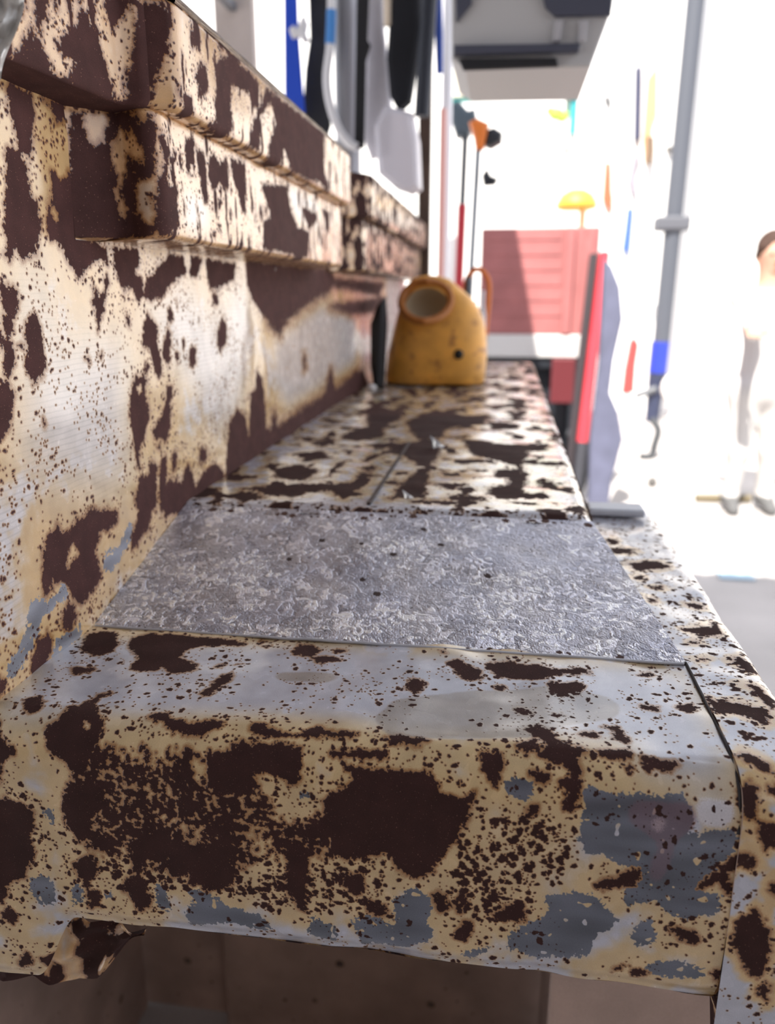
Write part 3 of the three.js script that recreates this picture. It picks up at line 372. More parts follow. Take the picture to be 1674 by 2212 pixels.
part('side_gusset', grid(20, 8, (u, v) => { const z = mix(HEAD_Z, FOOT_Z, u), yT = mix(TOP_Y - 0.006, DECK_Y, u), x = mix(TOP_X + 0.001, SEAM_X, u); return [x + 0.001 * v, mix(yT, DECK_Y - 0.001, v), z, z * G, v * 0.1]; }), genMat, cover);
part('far_end', box(WALL_X, TOP_X, DECK_Y, TOP_Y - 0.004, END_Z - 0.002, END_Z + 0.004, 0.002), genMat, cover);
// standing seam along the top, with a dark step
part('lap_seam', box(-0.129, -0.125, TOP_Y, TOP_Y + 0.0025, -1.06, HEAD_Z - 0.004, 0.001), plain(0x3a2c2a, 0.7), cover);

// ---- side panel along the ledge with two stepped ribs
const panel = thing('rusted_side_panel', 'upright rust-streaked enamel panel with two stepped ribs along the ledge', 'panel');
const W1 = [0, 500, 2.79], W2 = D1, F0 = [0, 0, 1];
const wallRust = [[...W1, [[40, -60, 240, -60, 230, 110, 170, 130, 140, 150, 90, 80, 80, 180, 50, 170, 45, 60], [290, -20, 480, 30, 640, 90, 650, 200, 620, 180, 560, 180, 480, 290, 440, 220, 400, 150, 380, 90, 320, 60], [680, 90, 830, 110, 840, 180, 800, 240, 850, 270, 870, 390, 830, 420, 790, 330, 740, 350, 710, 320, 690, 240, 680, 150],
  [1040, 130, 1110, 150, 1130, 250, 1040, 300, 1000, 370, 910, 415, 870, 390, 880, 290, 950, 230], [1150, 150, 1220, 160, 1190, 270, 1150, 280], [1240, 170, 1420, 190, 1410, 290, 1340, 330, 1270, 350, 1250, 280], [1480, 190, 1700, 210, 1700, 640, 1640, 580, 1570, 490, 1520, 400, 1490, 300], [10, 310, 100, 340, 110, 470, 80, 510, 30, 480, 15, 380], [30, 500, 80, 520, 75, 620, 40, 640, 25, 570], [-20, 560, 20, 620, 10, 690, -20, 700],
  [20, 650, 85, 650, 85, 740, 75, 860, 40, 880, 10, 840, 25, 740], [-20, 940, 40, 880, 70, 960, 90, 1010, 70, 1090, 45, 1180, -20, 1290], [180, 470, 220, 500, 240, 610, 265, 690, 270, 820, 240, 900, 200, 905, 165, 850, 150, 770, 160, 690, 145, 600, 170, 530], [640, 230, 655, 310, 630, 400, 610, 520, 585, 620, 575, 560, 580, 470, 555, 430, 570, 330, 600, 400, 615, 370],
  [890, 495, 935, 560, 955, 620, 940, 660, 960, 740, 970, 840, 950, 900, 930, 820, 900, 700, 865, 690, 860, 620, 870, 540], [1020, 450, 1040, 480, 1030, 540, 1005, 530], [1005, 590, 1025, 600, 1020, 780, 1000, 800, 975, 760, 985, 640], [880, 790, 900, 810, 885, 860, 865, 830], [820, 860, 880, 890, 870, 990, 900, 1050, 910, 1120, 880, 1210, 845, 1300, 840, 1440, 820, 1340, 800, 1200, 790, 1050, 800, 940],
  [1010, 930, 1045, 940, 1025, 1040, 1030, 1180, 1000, 1270, 960, 1240, 920, 1240, 930, 1190, 980, 1110, 1000, 1020], [1330, 520, 1360, 560, 1360, 660, 1330, 730, 1305, 690, 1310, 580], [1150, 690, 1185, 700, 1180, 790, 1160, 830, 1140, 760], [1275, 370, 1310, 380, 1310, 440, 1285, 440], [1220, 1290, 1245, 1320, 1240, 1380, 1205, 1400, 1200, 1330], [920, 1390, 945, 1410, 945, 1500, 930, 1674, 810, 1674, 830, 1560, 850, 1480, 890, 1490],
  [985, 1370, 1005, 1400, 990, 1560, 990, 1674, 965, 1674, 965, 1480], [1050, 1340, 1065, 1360, 1060, 1440, 1040, 1450], [1070, 1490, 1100, 1530, 1120, 1430, 1140, 1400, 1170, 1480, 1180, 1540, 1240, 1430, 1290, 1400, 1340, 1440, 1350, 1500, 1270, 1600, 1100, 1700, 1010, 1700, 1020, 1550, 1050, 1500], [1350, 1500, 1370, 1310, 1390, 1130, 1410, 1110, 1440, 1290, 1470, 1200, 1490, 1300, 1500, 1330, 1700, 1250, 1700, 1330, 1400, 1500], [1550, 840, 1575, 880, 1590, 1000, 1605, 1130, 1600, 1220, 1510, 1270, 1500, 1180, 1510, 980, 1540, 950], [1640, 1100, 1665, 1090, 1670, 1180, 1645, 1210],
  [760, 505, 785, 540, 775, 575, 765, 560], [1100, 640, 1115, 670, 1105, 720, 1095, 690], [605, 720, 620, 745, 608, 785, 598, 760], [115, 670, 140, 690, 130, 725, 112, 710], [1060, 720, 1078, 740, 1068, 785, 1055, 770], [1060, 415, 1072, 430, 1062, 460], [255, 1110, 270, 1150, 255, 1185, 245, 1140], [265, 1040, 276, 1070, 268, 1095], [520, 740, 538, 770, 528, 815, 520, 780], [955, 1270, 970, 1300, 958, 1320]]],
  [...W2, [[430, 300, 500, 310, 500, 360, 430, 400, 410, 480, 430, 550, 440, 600, 350, 710, 320, 690, 300, 620, 270, 610, 250, 630, 230, 580, 220, 650, 200, 690, 190, 610, 190, 500, 210, 420, 250, 370, 280, 410, 340, 350, 390, 300], [290, 700, 310, 720, 330, 760, 290, 830, 270, 810, 275, 740], [210, 830, 225, 870, 205, 970, 140, 1030, 130, 950, 160, 880], [-20, 1010, 20, 1050, -10, 1130, -30, 1100],
    [580, 0, 610, 0, 600, 130, 590, 100], [650, 100, 680, 110, 660, 260, 640, 380, 620, 400, 565, 480, 570, 400, 600, 310, 580, 260, 600, 150, 640, 160], [700, 80, 720, 80, 715, 300, 695, 300, 690, 150], [750, 50, 765, 60, 755, 110, 745, 110], [730, 170, 780, 190, 790, 250, 740, 320, 715, 340, 700, 260]]],
  [...F0, [[530, 560, 715, 580, 720, 600, 830, 610, 820, 640, 770, 630, 720, 620, 700, 640, 660, 660, 600, 715, 590, 690, 560, 650, 545, 610], [490, 960, 510, 880, 530, 900, 540, 950, 560, 930, 600, 920, 640, 890, 700, 850, 715, 790, 725, 840, 770, 800, 785, 800, 800, 840, 640, 940, 520, 1020, 490, 1030], [655, 760, 662, 775, 660, 800, 654, 790], [700, 660, 830, 640, 830, 670, 760, 680]]],
  [0, 0, 2.391, [[40, 430, 160, 470, 170, 640, 150, 700, 165, 800, 110, 780, 90, 700, 60, 620, 40, 540], [30, 780, 100, 750, 130, 870, 160, 1000, 200, 1080, 190, 1290, 130, 1330, 90, 1260, 30, 1220, 20, 1080, 40, 950], [180, 470, 330, 560, 400, 620, 400, 700, 370, 740, 350, 860, 410, 900, 410, 1240, 250, 1240, 240, 1100, 270, 1000, 260, 880, 300, 850, 290, 700, 250, 560]]]];
const wallHole = [[...W2, [[320, 450, 345, 490, 300, 550, 285, 570, 290, 490]]], [0, 0, 2.391, [[260, 1060, 300, 1080, 295, 1140, 260, 1110], [190, 520, 260, 520, 290, 680, 260, 700, 190, 640], [290, 620, 380, 600, 360, 880, 310, 920, 250, 860, 160, 900, 200, 700]]], [...W1, [[820, 930, 850, 920, 850, 975, 830, 970]]]];
const wallZinc = [[...W2, [[290, 610, 300, 680, 230, 720, 190, 770, 170, 830, 90, 980, 40, 1040, 30, 980, 110, 830, 130, 700, 220, 690], [350, 770, 345, 850, 260, 930, 220, 960, 240, 860, 300, 830], [560, 340, 570, 430, 480, 570, 440, 550, 460, 480, 510, 460]]]];
const wallPale = [[...W1, [[120, 160, 280, 200, 330, 500, 300, 760, 480, 600, 800, 640, 780, 860, 770, 1200, 800, 1500, 600, 1560, 100, 1500, 60, 1350, 200, 1100, 130, 900, 110, 500], [850, 440, 1130, 290, 1240, 480, 1420, 400, 1500, 380, 1540, 640, 1480, 900, 1420, 1150, 1300, 1240, 1200, 1050, 1050, 780, 900, 640], [1380, 320, 1480, 300, 1530, 560, 1440, 700]]], [...F0, [[590, 730, 690, 660, 770, 660, 770, 780, 700, 830, 620, 880, 590, 830]]]];
const onWall = (u, v) => { const p = onX(u, v, WALL_X); return [p.z, p.y]; };
const WZ0 = -1.0, WZ1 = -0.36, WZ2 = -2.44, WY0 = DECK_Y - 0.01, WY1 = 0.21;
const wallCols = { pale: [210, 201, 196], cream: [212, 176, 124], zinc: [142, 143, 150], rust: [76, 49, 46] };
const wallMat = enamel({ W: 1850, H: 1330, a0: WZ0, a1: WZ1, b0: WY0, b1: WY1, seed: 41, rust: read(wallRust, onWall), bare: read(wallHole, onWall), zinc: read(wallZinc, onWall), pale: read(wallPale, onWall), lines: 0.06, paleSoft: 16, speckle: 36000, paleFrom: 0.012, paleTo: 0.045, colors: wallCols, warp: 0.002, rimAll: 0.0009, rim: 1.7 });
const wallFar = enamel({ W: 1024, H: 460, a0: WZ2, a1: WZ0, b0: WY0, b1: WY1, seed: 43, rust: read(wallRust, onWall), pale: read(wallPale, onWall), speckle: 4000, paleFrom: 0.012, paleTo: 0.05, colors: wallCols, warp: 0.006, soft: 0.003, rim: 4 });
const sheetG = (z0, z1, n) => grid(n, 40, (u, v) => { const z = mix(z0, z1, u), y = mix(WY0, WY1, v); return [WALL_X + wob(z, y, 0.9), y, z, z > WZ0 || z1 > WZ0 ? (z - WZ0) / (WZ1 - WZ0) : u, v]; });
const wallSheet = part('panel_sheet', sheetG(WZ0, -0.396, 80), wallMat, panel, 'cream and white enamel streaked with dark rust');
part('far_panel_sheet', sheetG(WZ2, WZ0, 60), wallFar, panel, 'rust-banded enamel beside the yellow jug');
part('panel_backing', box(WALL_X - 0.03, WALL_X - 0.004, DECK_Y - 0.01, WY1 - 0.002, WZ2, -0.41), plain(0x5b4f49, 0.85), panel);
// ribs: a plan line (x, z) swept over a vertical profile; b runs down the top, the face and the underside
function rib(plan, y0, y1, drop, r = 0.006) {
  const len = [0]; for (let i = 1; i < plan.length; i++) len.push(len[i - 1] + Math.hypot(plan[i][0] - plan[i - 1][0], plan[i][1] - plan[i - 1][1]));
  const L = len[len.length - 1], prof = [];                // [share of protrusion, y, b]
  prof.push([0, y1 - 0.001], [0.6, y1 - 0.0005]); for (let i = 0; i <= 4; i++) { const t = i / 4 * Math.PI / 2; prof.push([1 - 0.1 * (1 - Math.sin(t)), y1 - r * 0.6 * (1 - Math.cos(t))]); }
  for (let i = 1; i < 6; i++) prof.push([1, mix(y1 - r * 0.6, y0 + r, i / 6)]);
  for (let i = 0; i <= 4; i++) { const t = i / 4 * Math.PI / 2; prof.push([1 - 0.12 * (1 - Math.cos(t)), y0 + r * (1 - Math.sin(t))]); }
  prof.push([0.5, y0 - drop * 0.5], [0, y0 - drop]);
  const bs = [0]; for (let i = 1; i < prof.length; i++) bs.push(bs[i - 1] + Math.hypot((prof[i][0] - prof[i - 1][0]) * 0.055, prof[i][1] - prof[i - 1][1]));
  const faceB = bs[6], pts = [];
  for (let i = 0; i < plan.length; i++) { const n = i + 1 < plan.length ? Math.max(1, Math.round((len[i + 1] - len[i]) / 0.012)) : 1; for (let k = 0; k < n && (i + 1 < plan.length || !k); k++) { const t = i + 1 < plan.length ? k / n : 0, q = plan[Math.min(i + 1, plan.length - 1)]; pts.push([mix(plan[i][0], q[0], t), mix(plan[i][1], q[1], t), i + 1 < plan.length ? mix(len[i], len[i + 1], t) : L]); } }
  return { L, B: bs[bs.length - 1], len, plan, faceB, y1, r, make: (A, Bm) => grid(pts.length - 1, prof.length - 1, (u, v, i, j) => { const [x, z, s] = pts[i], [p, y] = prof[j], out = Math.max(0, x - WALL_X); return [WALL_X + out * p + wob(z, y, 0.5) * (p > 0 ? 1 : 0), y + wob(z * 0.7, 3, 0.5), z, s / A, bs[j] / Bm]; }) };
}
const ribPix = (rb, seg) => (u, v) => {                    // pixel -> (length along plan, b) on one plan segment, carried on past its ends
  const [x0, z0] = rb.plan[seg], [x1, z1] = rb.plan[seg + 1], r = ray(u, v), den = r.x * (z1 - z0) - r.z * (x1 - x0), t = (r.z * x0 - r.x * z0) / den, s = (z0 + t * (z1 - z0)) / r.z;
  return [mix(rb.len[seg], rb.len[seg + 1], t), rb.faceB + (rb.y1 - rb.r * 0.6 - r.y * s)];
};
const LOW_Y0 = 0.041, LOW_Y1 = 0.131, UP_Y0 = 0.13, UP_Y1 = 0.203;
const lowRib = rib([[WALL_X, -0.553], [-0.289, -0.588], [-0.268, -0.582], [-0.26, -0.587], [-0.257, -0.596], [-0.257, -1.24], [-0.275, -1.262], [-0.308, -1.268]], LOW_Y0, LOW_Y1, 0.002);
const upRib = rib([[-0.289, -0.40], [-0.287, -0.455], [-0.275, -0.566], [-0.272, -0.574], [-0.264, -0.576], [-0.259, -0.583], [-0.262, -0.586], [-0.247, -0.592], [-0.243, -0.602], [-0.242, -1.24], [-0.262, -1.262], [-0.305, -1.268]], UP_Y0, UP_Y1, 0.003, 0.008);
const R2 = [130, 200, 4.185], Z1 = [0, 0, 2.391], N1 = [0, 0, 4.185], R3 = [640, 280, 5.23];
const lowSide = ribPix(lowRib, 4), lowA = ribPix(lowRib, 0), lowB = ribPix(lowRib, 1), upSide = ribPix(upRib, 8), upNear = ribPix(upRib, 1), upMid = ribPix(upRib, 3);
const lowRust = [...read([[...R2, [[910, 370, 940, 350, 960, 480, 990, 570, 970, 700, 975, 850, 1060, 850, 1065, 1220, 1000, 1280, 940, 1270, 900, 1180, 910, 1080, 920, 900, 940, 770, 950, 640, 920, 480], [850, 870, 880, 1000, 880, 1150, 900, 1250, 850, 1210, 840, 1060], [1130, 380, 1230, 430, 1210, 640, 1160, 740, 1140, 590], [1080, 480, 1110, 700, 1090, 720, 1070, 560], [1250, 500, 1310, 570, 1320, 700, 1340, 960, 1330, 990, 1290, 920, 1270, 760, 1240, 640],
  [1350, 560, 1410, 590, 1440, 650, 1510, 600, 1510, 880, 1480, 880, 1440, 800, 1410, 880, 1370, 870, 1340, 740], [1530, 610, 1674, 640, 1674, 1130, 1640, 1060, 1610, 930, 1600, 880, 1560, 760], [1540, 850, 1560, 900, 1540, 930], [1430, 960, 1460, 960, 1450, 1060, 1420, 1050], [1380, 1000, 1390, 1080, 1370, 1080], [1390, 1240, 1410, 1230, 1410, 1320, 1390, 1310], [1020, 530, 1060, 560, 1050, 640, 1025, 620], [1435, 1180, 1455, 1200, 1445, 1260, 1430, 1230], [1530, 1050, 1550, 1080, 1550, 1190, 1535, 1150]]],
  [...Z1, [[1350, 960, 1480, 960, 1500, 1070, 1540, 1180, 1600, 1200, 1590, 1330, 1360, 1290, 1360, 1150, 1400, 1120], [1560, 1070, 1640, 1110, 1630, 1160, 1600, 1130, 1570, 1110]]], [...R3, [[270, 880, 370, 940, 370, 1160, 330, 1140, 320, 1000], [0, 1160, 70, 1150, 90, 1400, 60, 1500, 0, 1490], [90, 970, 220, 980, 200, 1070, 150, 1130]]]], lowSide),
  ...read([[...R2, [[90, 180, 600, 180, 610, 1340, 90, 1340]]]], lowA), ...read([[...R2, [[590, 190, 830, 200, 830, 1320, 590, 1320]]]], lowB)];
const lowHole = [...read([[...R2, [[200, 190, 420, 190, 430, 290, 390, 330, 400, 440, 330, 500, 270, 430, 200, 310], [545, 300, 600, 400, 604, 700, 580, 720, 604, 790, 555, 830, 535, 900, 565, 990, 604, 1060, 580, 1180, 540, 1090, 495, 900, 525, 800, 500, 680, 455, 560, 445, 440, 515, 420]]]], lowA),
  ...read([[...R2, [[610, 310, 680, 380, 720, 490, 760, 500, 740, 660, 610, 580], [700, 800, 820, 760, 840, 1190, 780, 1190, 700, 1110, 670, 1050, 700, 1000, 680, 900], [700, 190, 790, 190, 760, 270, 720, 270], [650, 710, 700, 720, 660, 750]]]], lowB)];
const lowPale = [...read([[...R2, [[1120, 900, 1340, 960, 1340, 1240, 1130, 1240], [1270, 480, 1340, 500, 1330, 650]]], [...Z1, [[1480, 960, 1640, 1040, 1640, 1180, 1560, 1140, 1510, 1080]]]], lowSide), ...read([[...R2, [[700, 800, 840, 760, 840, 1190, 700, 1110]]]], lowB)];
const lowMat = enamel({ W: 2048, H: 420, a0: 0, a1: lowRib.L, b0: 0, b1: lowRib.B, seed: 51, rust: lowRust, bare: lowHole, pale: lowPale, speckle: 30000, auto: -0.24, autoScale: 1, autoA: 3.2, autoB: 0.9, warp: 0.0022, satellites: 110000, paleFrom: 0.012, paleTo: 0.04, colors: { cream: [216, 172, 122], pale: [196, 190, 188], rust: [74, 49, 46] }, rimAll: 0.0008, rim: 1.5 });
part('lower_rib', lowRib.make(lowRib.L, lowRib.B), lowMat, panel, 'lower step of the panel with a square folded end');
const upRust = [...read([[...Z1, [[830, -20, 890, 30, 895, 120, 890, 250, 880, 330, 870, 420, 850, 520, 830, 560, 800, 560, 800, -20], [980, 160, 1020, 180, 1020, 230, 990, 250], [1035, 330, 1060, 350, 1075, 420, 1060, 500, 1030, 470, 1005, 400, 1020, 360], [1100, 320, 1190, 290, 1280, 370, 1330, 420, 1340, 560, 1310, 560, 1290, 480, 1240, 470, 1200, 420, 1190, 560, 1200, 650, 1170, 760, 1130, 700, 1110, 560, 1120, 430],
  [1340, 560, 1380, 460, 1500, 550, 1560, 600, 1674, 680, 1674, 950, 1600, 930, 1500, 880, 1470, 760, 1440, 900, 1400, 880, 1390, 760, 1430, 640, 1400, 520, 1350, 600, 1340, 780, 1290, 760, 1310, 640], [1090, 620, 1130, 640, 1120, 680, 1080, 670], [950, 480, 990, 510, 1010, 600, 990, 640, 960, 600], [1120, 180, 1200, 240, 1290, 340, 1220, 310, 1130, 240]]], [...R3, [[0, 270, 120, 200, 320, 260, 310, 400, 330, 520, 370, 640, 360, 720, 270, 600, 160, 560, 0, 480]]]], upSide),
  ...read([[...N1, [[320, -20, 440, -20, 430, 140, 380, 260, 340, 310, 400, 500, 520, 690, 440, 760, 60, 640, 90, 560, 140, 490, 250, 460, 340, 320, 320, 200], [690, 140, 780, 120, 810, 230, 880, 240, 880, 340, 930, 480, 940, 610, 1000, 720, 1050, 1000, 670, 790, 680, 560, 640, 480, 660, 300], [950, -20, 1140, -20, 1130, 60, 1060, 180, 1010, 240, 970, 180], [550, 330, 670, 290, 680, 440, 640, 590, 560, 500, 520, 440], [240, 220, 320, 270, 300, 380, 200, 460, 180, 400, 220, 330, 270, 340], [680, -20, 750, -20, 740, 40, 700, 40], [470, -20, 520, -20, 500, 110, 480, 80], [830, -20, 860, -20, 860, 90, 840, 60]]]], upNear),
  ...read([[...N1, [[1150, -20, 1390, -20, 1380, 170, 1300, 100, 1270, 40, 1150, 50], [1180, 440, 1260, 420, 1250, 560, 1190, 570], [1150, 640, 1250, 620, 1260, 700, 1250, 790, 1150, 800], [1320, 340, 1390, 300, 1400, 500, 1340, 500], [1150, 850, 1200, 830, 1200, 960, 1150, 960], [1340, 850, 1420, 800, 1440, 1000, 1360, 980]]]], upMid)];
const upMat = enamel({ W: 2048, H: 420, a0: 0, a1: upRib.L, b0: 0, b1: upRib.B, seed: 61, rust: [...upRust, [[0, upRib.faceB + 0.068], [0.2, upRib.faceB + 0.068], [0.2, upRib.B], [0, upRib.B]]], speckle: 36000, auto: -0.22, autoScale: 1, autoA: 3.2, autoB: 1, warp: 0.0024, satellites: 110000, paleFrom: 0.008, paleTo: 0.03, colors: { cream: [214, 172, 122], pale: [200, 194, 190], rust: [76, 50, 47] }, rimAll: 0.0008, rim: 1.5,
  spots: [[1530, 480], [1470, 650], [1250, 430], [1125, 590], [865, 470], [1515, 670], [1190, 400], [1610, 770]].map(([x, y]) => [...upSide(x / 2.391, y / 2.391), 0.0035]) });
part('upper_rib', upRib.make(upRib.L, upRib.B), upMat, panel, 'upper step of the panel, jutting further out');
// second pair of ribs past the gap
const low2 = rib([[-0.308, -1.36], [-0.285, -1.40], [-0.262, -1.43], [-0.257, -1.45], [-0.257, -2.05], [-0.26, -2.42]], LOW_Y0, LOW_Y1, 0.002), up2 = rib([[-0.305, -1.35], [-0.278, -1.39], [-0.248, -1.43], [-0.242, -1.45], [-0.242, -2.05], [-0.245, -2.42]], UP_Y0, UP_Y1, 0.003, 0.008);
part('lower_rib', low2.make(0.4, 0.4), genMat, panel); part('upper_rib', up2.make(0.4, 0.4), genMat, panel);
// lapped capping strip on the top edge and vertical fold line on the rib ends
part('top_capping', boxUV(tube(Array.from({ length: 12 }, (_, i) => V(-0.246 - 0.002 * i / 11, UP_Y1 + 0.0008, mix(-0.6, -1.24, i / 11))), 0.004, 60, 8), G), genMat, panel);
part('fold_line', tube([V(-0.2865, UP_Y0, -0.5885), V(-0.2865, LOW_Y0 + 0.003, -0.5885)], 0.0009, 4, 6), plain(0xd8d2c8, 0.3, { metalness: 0.4 }), panel);
// ---- boards closing the space under the ledge
const boardMat = grainy([168, 146, 134], 0.16, 5, 5, 0.9, 40); boardMat.map.repeat.set(2.2, 2.2);
for (const [x0, x1, y1, z, l] of [[-0.64, -0.43, -0.28, -1.085, 'tan board deep under the wall end of the ledge'], [-0.455, 0.14, -0.28, -1.06, 'tan board set deep under the ledge'], [0.068, 0.235, -0.36, -0.60, 'pinkish tan board under the outer corner']]) part('base_board', box(x0, x1, -1.3, y1, z - 0.02, z, 0.003), boardMat, bench, l);
part('added_side_board', box(0.10, 0.118, -1.3, -0.28, -1.05, -0.625, 0.003), boardMat, bench);  // added side panel, keeps light out of the recess
part('added_side_board', box(-0.64, -0.62, -1.3, DECK_Y - 0.03, -1.08, APRON_Z - 0.05, 0.003), boardMat, bench);  // added panel, shuts off the bright open side under the ledge
part('ledge_body', box(WALL_X - 0.03, TOP_X - 0.004, -1.3, DECK_Y - 0.012, END_Z, -1.09, 0.004), boardMat, bench);
// ================================================================ setting
const groundMat = grainy([176, 171, 168], 0.12, 6, 9, 0.92, 30, 1024); groundMat.map.repeat.set(0.45, 0.45);
const ground = structure('floor', 'pale concrete yard, shaded under the canopy and glaring in the sun beyond');
part('slab', box(-9, 9, -1.5, -1.3, -14, 7, 0.01), groundMat, ground);
const roofMat = grainy([150, 152, 156], 0.1, 5, 12, 0.6);
const roof = structure('ceiling', 'corrugated metal canopy over the ledge');
part('roofing_sheet', grid(260, 2, (u, v) => { const x = mix(-2.4, 1.0, u), z = mix(-1.95, 1.75, v); return [x, 1.2 + 0.012 * Math.sin(x * 80), z, x, z]; }), roofMat, roof);
for (const [x, z] of [[-2.3, -1.85], [-2.3, 1.6], [0.95, 1.6]]) part('post', rod(V(x, -1.3, z), V(x, 1.2, z), 0.04), plain(0x8c8f94, 0.5, { metalness: 0.4 }), roof);
const shadeRoof = structure('roof_shade_added', 'unseen sheet roof added to shade the cart and the hanging rack');  // added out of view to cast shade on the cart and rack
part('roofing_sheet', grid(160, 2, (u, v) => { const x = mix(-3.2, -0.36, u), z = mix(-5.7, -1.2, v); return [x, 2.2 + 0.012 * Math.sin(x * 80), z, x, z]; }), roofMat, shadeRoof);
for (const [x, z] of [[-3.1, -5.5], [-3.1, -1.3], [-1.9, -5.5]]) part('post', rod(V(x, -1.3, z), V(x, 2.2, z), 0.04), plain(0x8c8f94, 0.5), shadeRoof);
const whiteWall = plain(0xe9e7e3, 0.9), rearMat = grainy([120, 104, 94], 0.12, 5, 77, 0.9);
const back = structure('wall_back', 'white wall glaring in the sun across the yard');
const rear = structure('wall_rear_added', 'unseen wall added behind the camera to dim the apron'); part('light_block', box(-2.4, 7, -1.3, 1.18, 1.75, 1.9), rearMat, rear);  // added out of view to cut the light falling on the apron
part('masonry', box(-8, 8.5, -1.3, 3.4, -9.6, -9.2), whiteWall, back);

// ================================================================ yellow jug on the cover
{
  const z = -1.74, jug = thing('yellow_plastic_jug', 'grubby yellow plastic jug with a wide round open mouth on the rusted ledge', 'jug');
  const rows = [[838, 826, 1038, 0.6], [834, 822, 1043, 0.92], [815, 823, 1046, 1], [770, 828, 1050, 1.03], [735, 836, 1048, 1], [700, 845, 1043, 0.92], [672, 852, 1032, 0.8], [645, 860, 1012, 0.62], [622, 868, 985, 0.46], [606, 880, 966, 0.34], [599, 900, 945, 0.22], [597, 918, 926, 0.08]];
  const rings = rows.map(([v, l, r, d]) => { const a = onZ(l, v, z), b = onZ(r, v, z); return [(a.x + b.x) / 2, a.y + 0.004, (b.x - a.x) / 2, d * 0.085]; });
  const shell = (shrink, uvs) => { const n = 64, m = 44, g = grid(n, m, (u, v) => {
    const t = v * (rings.length - 1), i = Math.min(rings.length - 2, Math.floor(t)), f = t - i, A = rings[i], B = rings[i + 1], c = [0, 1, 2, 3].map((k) => mix(A[k], B[k], f * f * (3 - 2 * f) * 0.5 + f * 0.5)), th = u * Math.PI * 2, e = 0.72, co = Math.cos(th), si = Math.sin(th);
    return [c[0] + (c[2] - shrink) * Math.sign(co) * Math.abs(co) ** e, c[1], z - 0.09 - (c[3] - shrink * 0.7) * Math.sign(si) * Math.abs(si) ** e + 0.02 * sstep(0.5, 1, v), u, v];
  }); const cap = (y, up) => { const ring = up ? m : 0, p = g.attributes.position, idx = Array.from(g.index.array), k0 = ring * (n + 1); for (let i = 1; i < n - 1; i++) up ? idx.push(k0, k0 + i + 1, k0 + i) : idx.push(k0, k0 + i, k0 + i + 1); g.setIndex(idx); }; cap(0, true); cap(0, false);
    const w = mergeVertices(g.deleteAttribute('uv').deleteAttribute('normal'), 1e-5); w.computeVertexNormals(); w.setAttribute('uv', new THREE.Float32BufferAttribute(new Float32Array(w.attributes.position.count * 2), 2)); return w; };
  const W = 512, col = new Uint8Array(W * W * 4), rr = rng(5);
  for (let y = 0; y < W; y++) for (let x = 0; x < W; x++) { const f = fbm(x / 110, y / 110, 4), g = fbm(x / 60 + 9, y / 60, 3), k = 1 + 0.16 * f, d = sstep(0.12, 0.5, g + 0.25 * f), j = (y * W + x) * 4; col[j] = Math.min(255, mix(226, 140, d * 0.6) * k); col[j + 1] = Math.min(255, mix(164, 92, d * 0.6) * k); col[j + 2] = mix(72, 50, d * 0.6) * k; col[j + 3] = 255; }
  const jt = texOf(col, W, W, true); jt.wrapS = jt.wrapT = THREE.RepeatWrapping;
  const jm = new THREE.MeshPhysicalMaterial({ map: jt, roughness: 0.5, side: THREE.DoubleSide }), inner = plain(0xb9a88c, 0.7, { side: THREE.DoubleSide });
  const mouth = onZ(917, 656, z), outer = new Brush(shell(0), jm), hole = new Brush(new THREE.SphereGeometry(1, 40, 28).scale(0.054, 0.042, 0.085).rotateX(-0.35).translate(mouth.x, mouth.y + 0.004, z - 0.005), inner);
  outer.updateMatrixWorld(); hole.updateMatrixWorld();
  const cut = new Evaluator().evaluate(outer, hole, SUBTRACTION), cg = cut.geometry; const p = cg.attributes.position, uv = cg.attributes.uv; for (let i = 0; i < p.count; i++) uv.setXY(i, p.getX(i) * 4, p.getY(i) * 4);
  const body = part('body', cg, cut.material, jug, 'scuffed yellow body');
  const rimPts = Array.from({ length: 40 }, (_, i) => { const t = i / 40 * Math.PI * 2; return V(mouth.x + 0.055 * Math.cos(t), mouth.y + 0.005 + 0.042 * Math.sin(t), z - 0.012 - 0.03 * Math.sin(t) - 0.02 * Math.abs(Math.cos(t))); });
  part('mouth_rim', new THREE.TubeGeometry(new THREE.CatmullRomCurve3(rimPts, true), 80, 0.0085, 12, true), plain(0xa9682a, 0.5), jug, 'brown-stained rim of the open mouth');
  const bp = onZ(990, 766, z); part('black_plug', new THREE.SphereGeometry(0.011, 16, 12).scale(1, 1, 0.6).translate(bp.x, bp.y, z - 0.006), plain(0x15130f, 0.5), jug, 'small black plug');
  const bd = thing('black_rubber_pad', 'folded black rubber pad wedged between the jug and the rusted panel', 'pad');
  part('pad', slab([[797, 700], [812, 660], [830, 640], [834, 700], [826, 842], [804, 842], [797, 790]], -1.69, 0.045, 0.4), plain(0x17171a, 0.65), bd);
  const wc = thing('white_chip', 'small white chip on the ledge beside the black rubber pad', 'chip'), c = onY(803, 843, TOP_Y); part('chip', new THREE.IcosahedronGeometry(0.011, 1).scale(1, 0.7, 1).translate(c.x, TOP_Y + 0.006, c.z), plain(0xe4e2e0, 0.5), wc);
}
// glass splinters on the cover
{ const glass = new THREE.MeshPhysicalMaterial({ color: 0xf6f8fa, roughness: 0.05, transmission: 0.8, thickness: 0.002, ior: 1.5 });
  [[876, 1072, 0.0065, 'larger clear glass splinter at the head of the bare slope'], [938, 962, 0.011, 'clear glass splinter lying on the rusted cover top']].forEach(([u, v, s, l]) => { const c = onY(u, v + 6, TOP_Y), t = thing('glass_splinter', l, 'glass', { group: 'glass splinters on the cover' }); part('splinter', new THREE.ConeGeometry(s * 0.8, s * 2.2, 4).rotateZ(0.5).rotateX(0.5).translate(c.x, TOP_Y + s * 0.8, c.z), glass, t); }); }

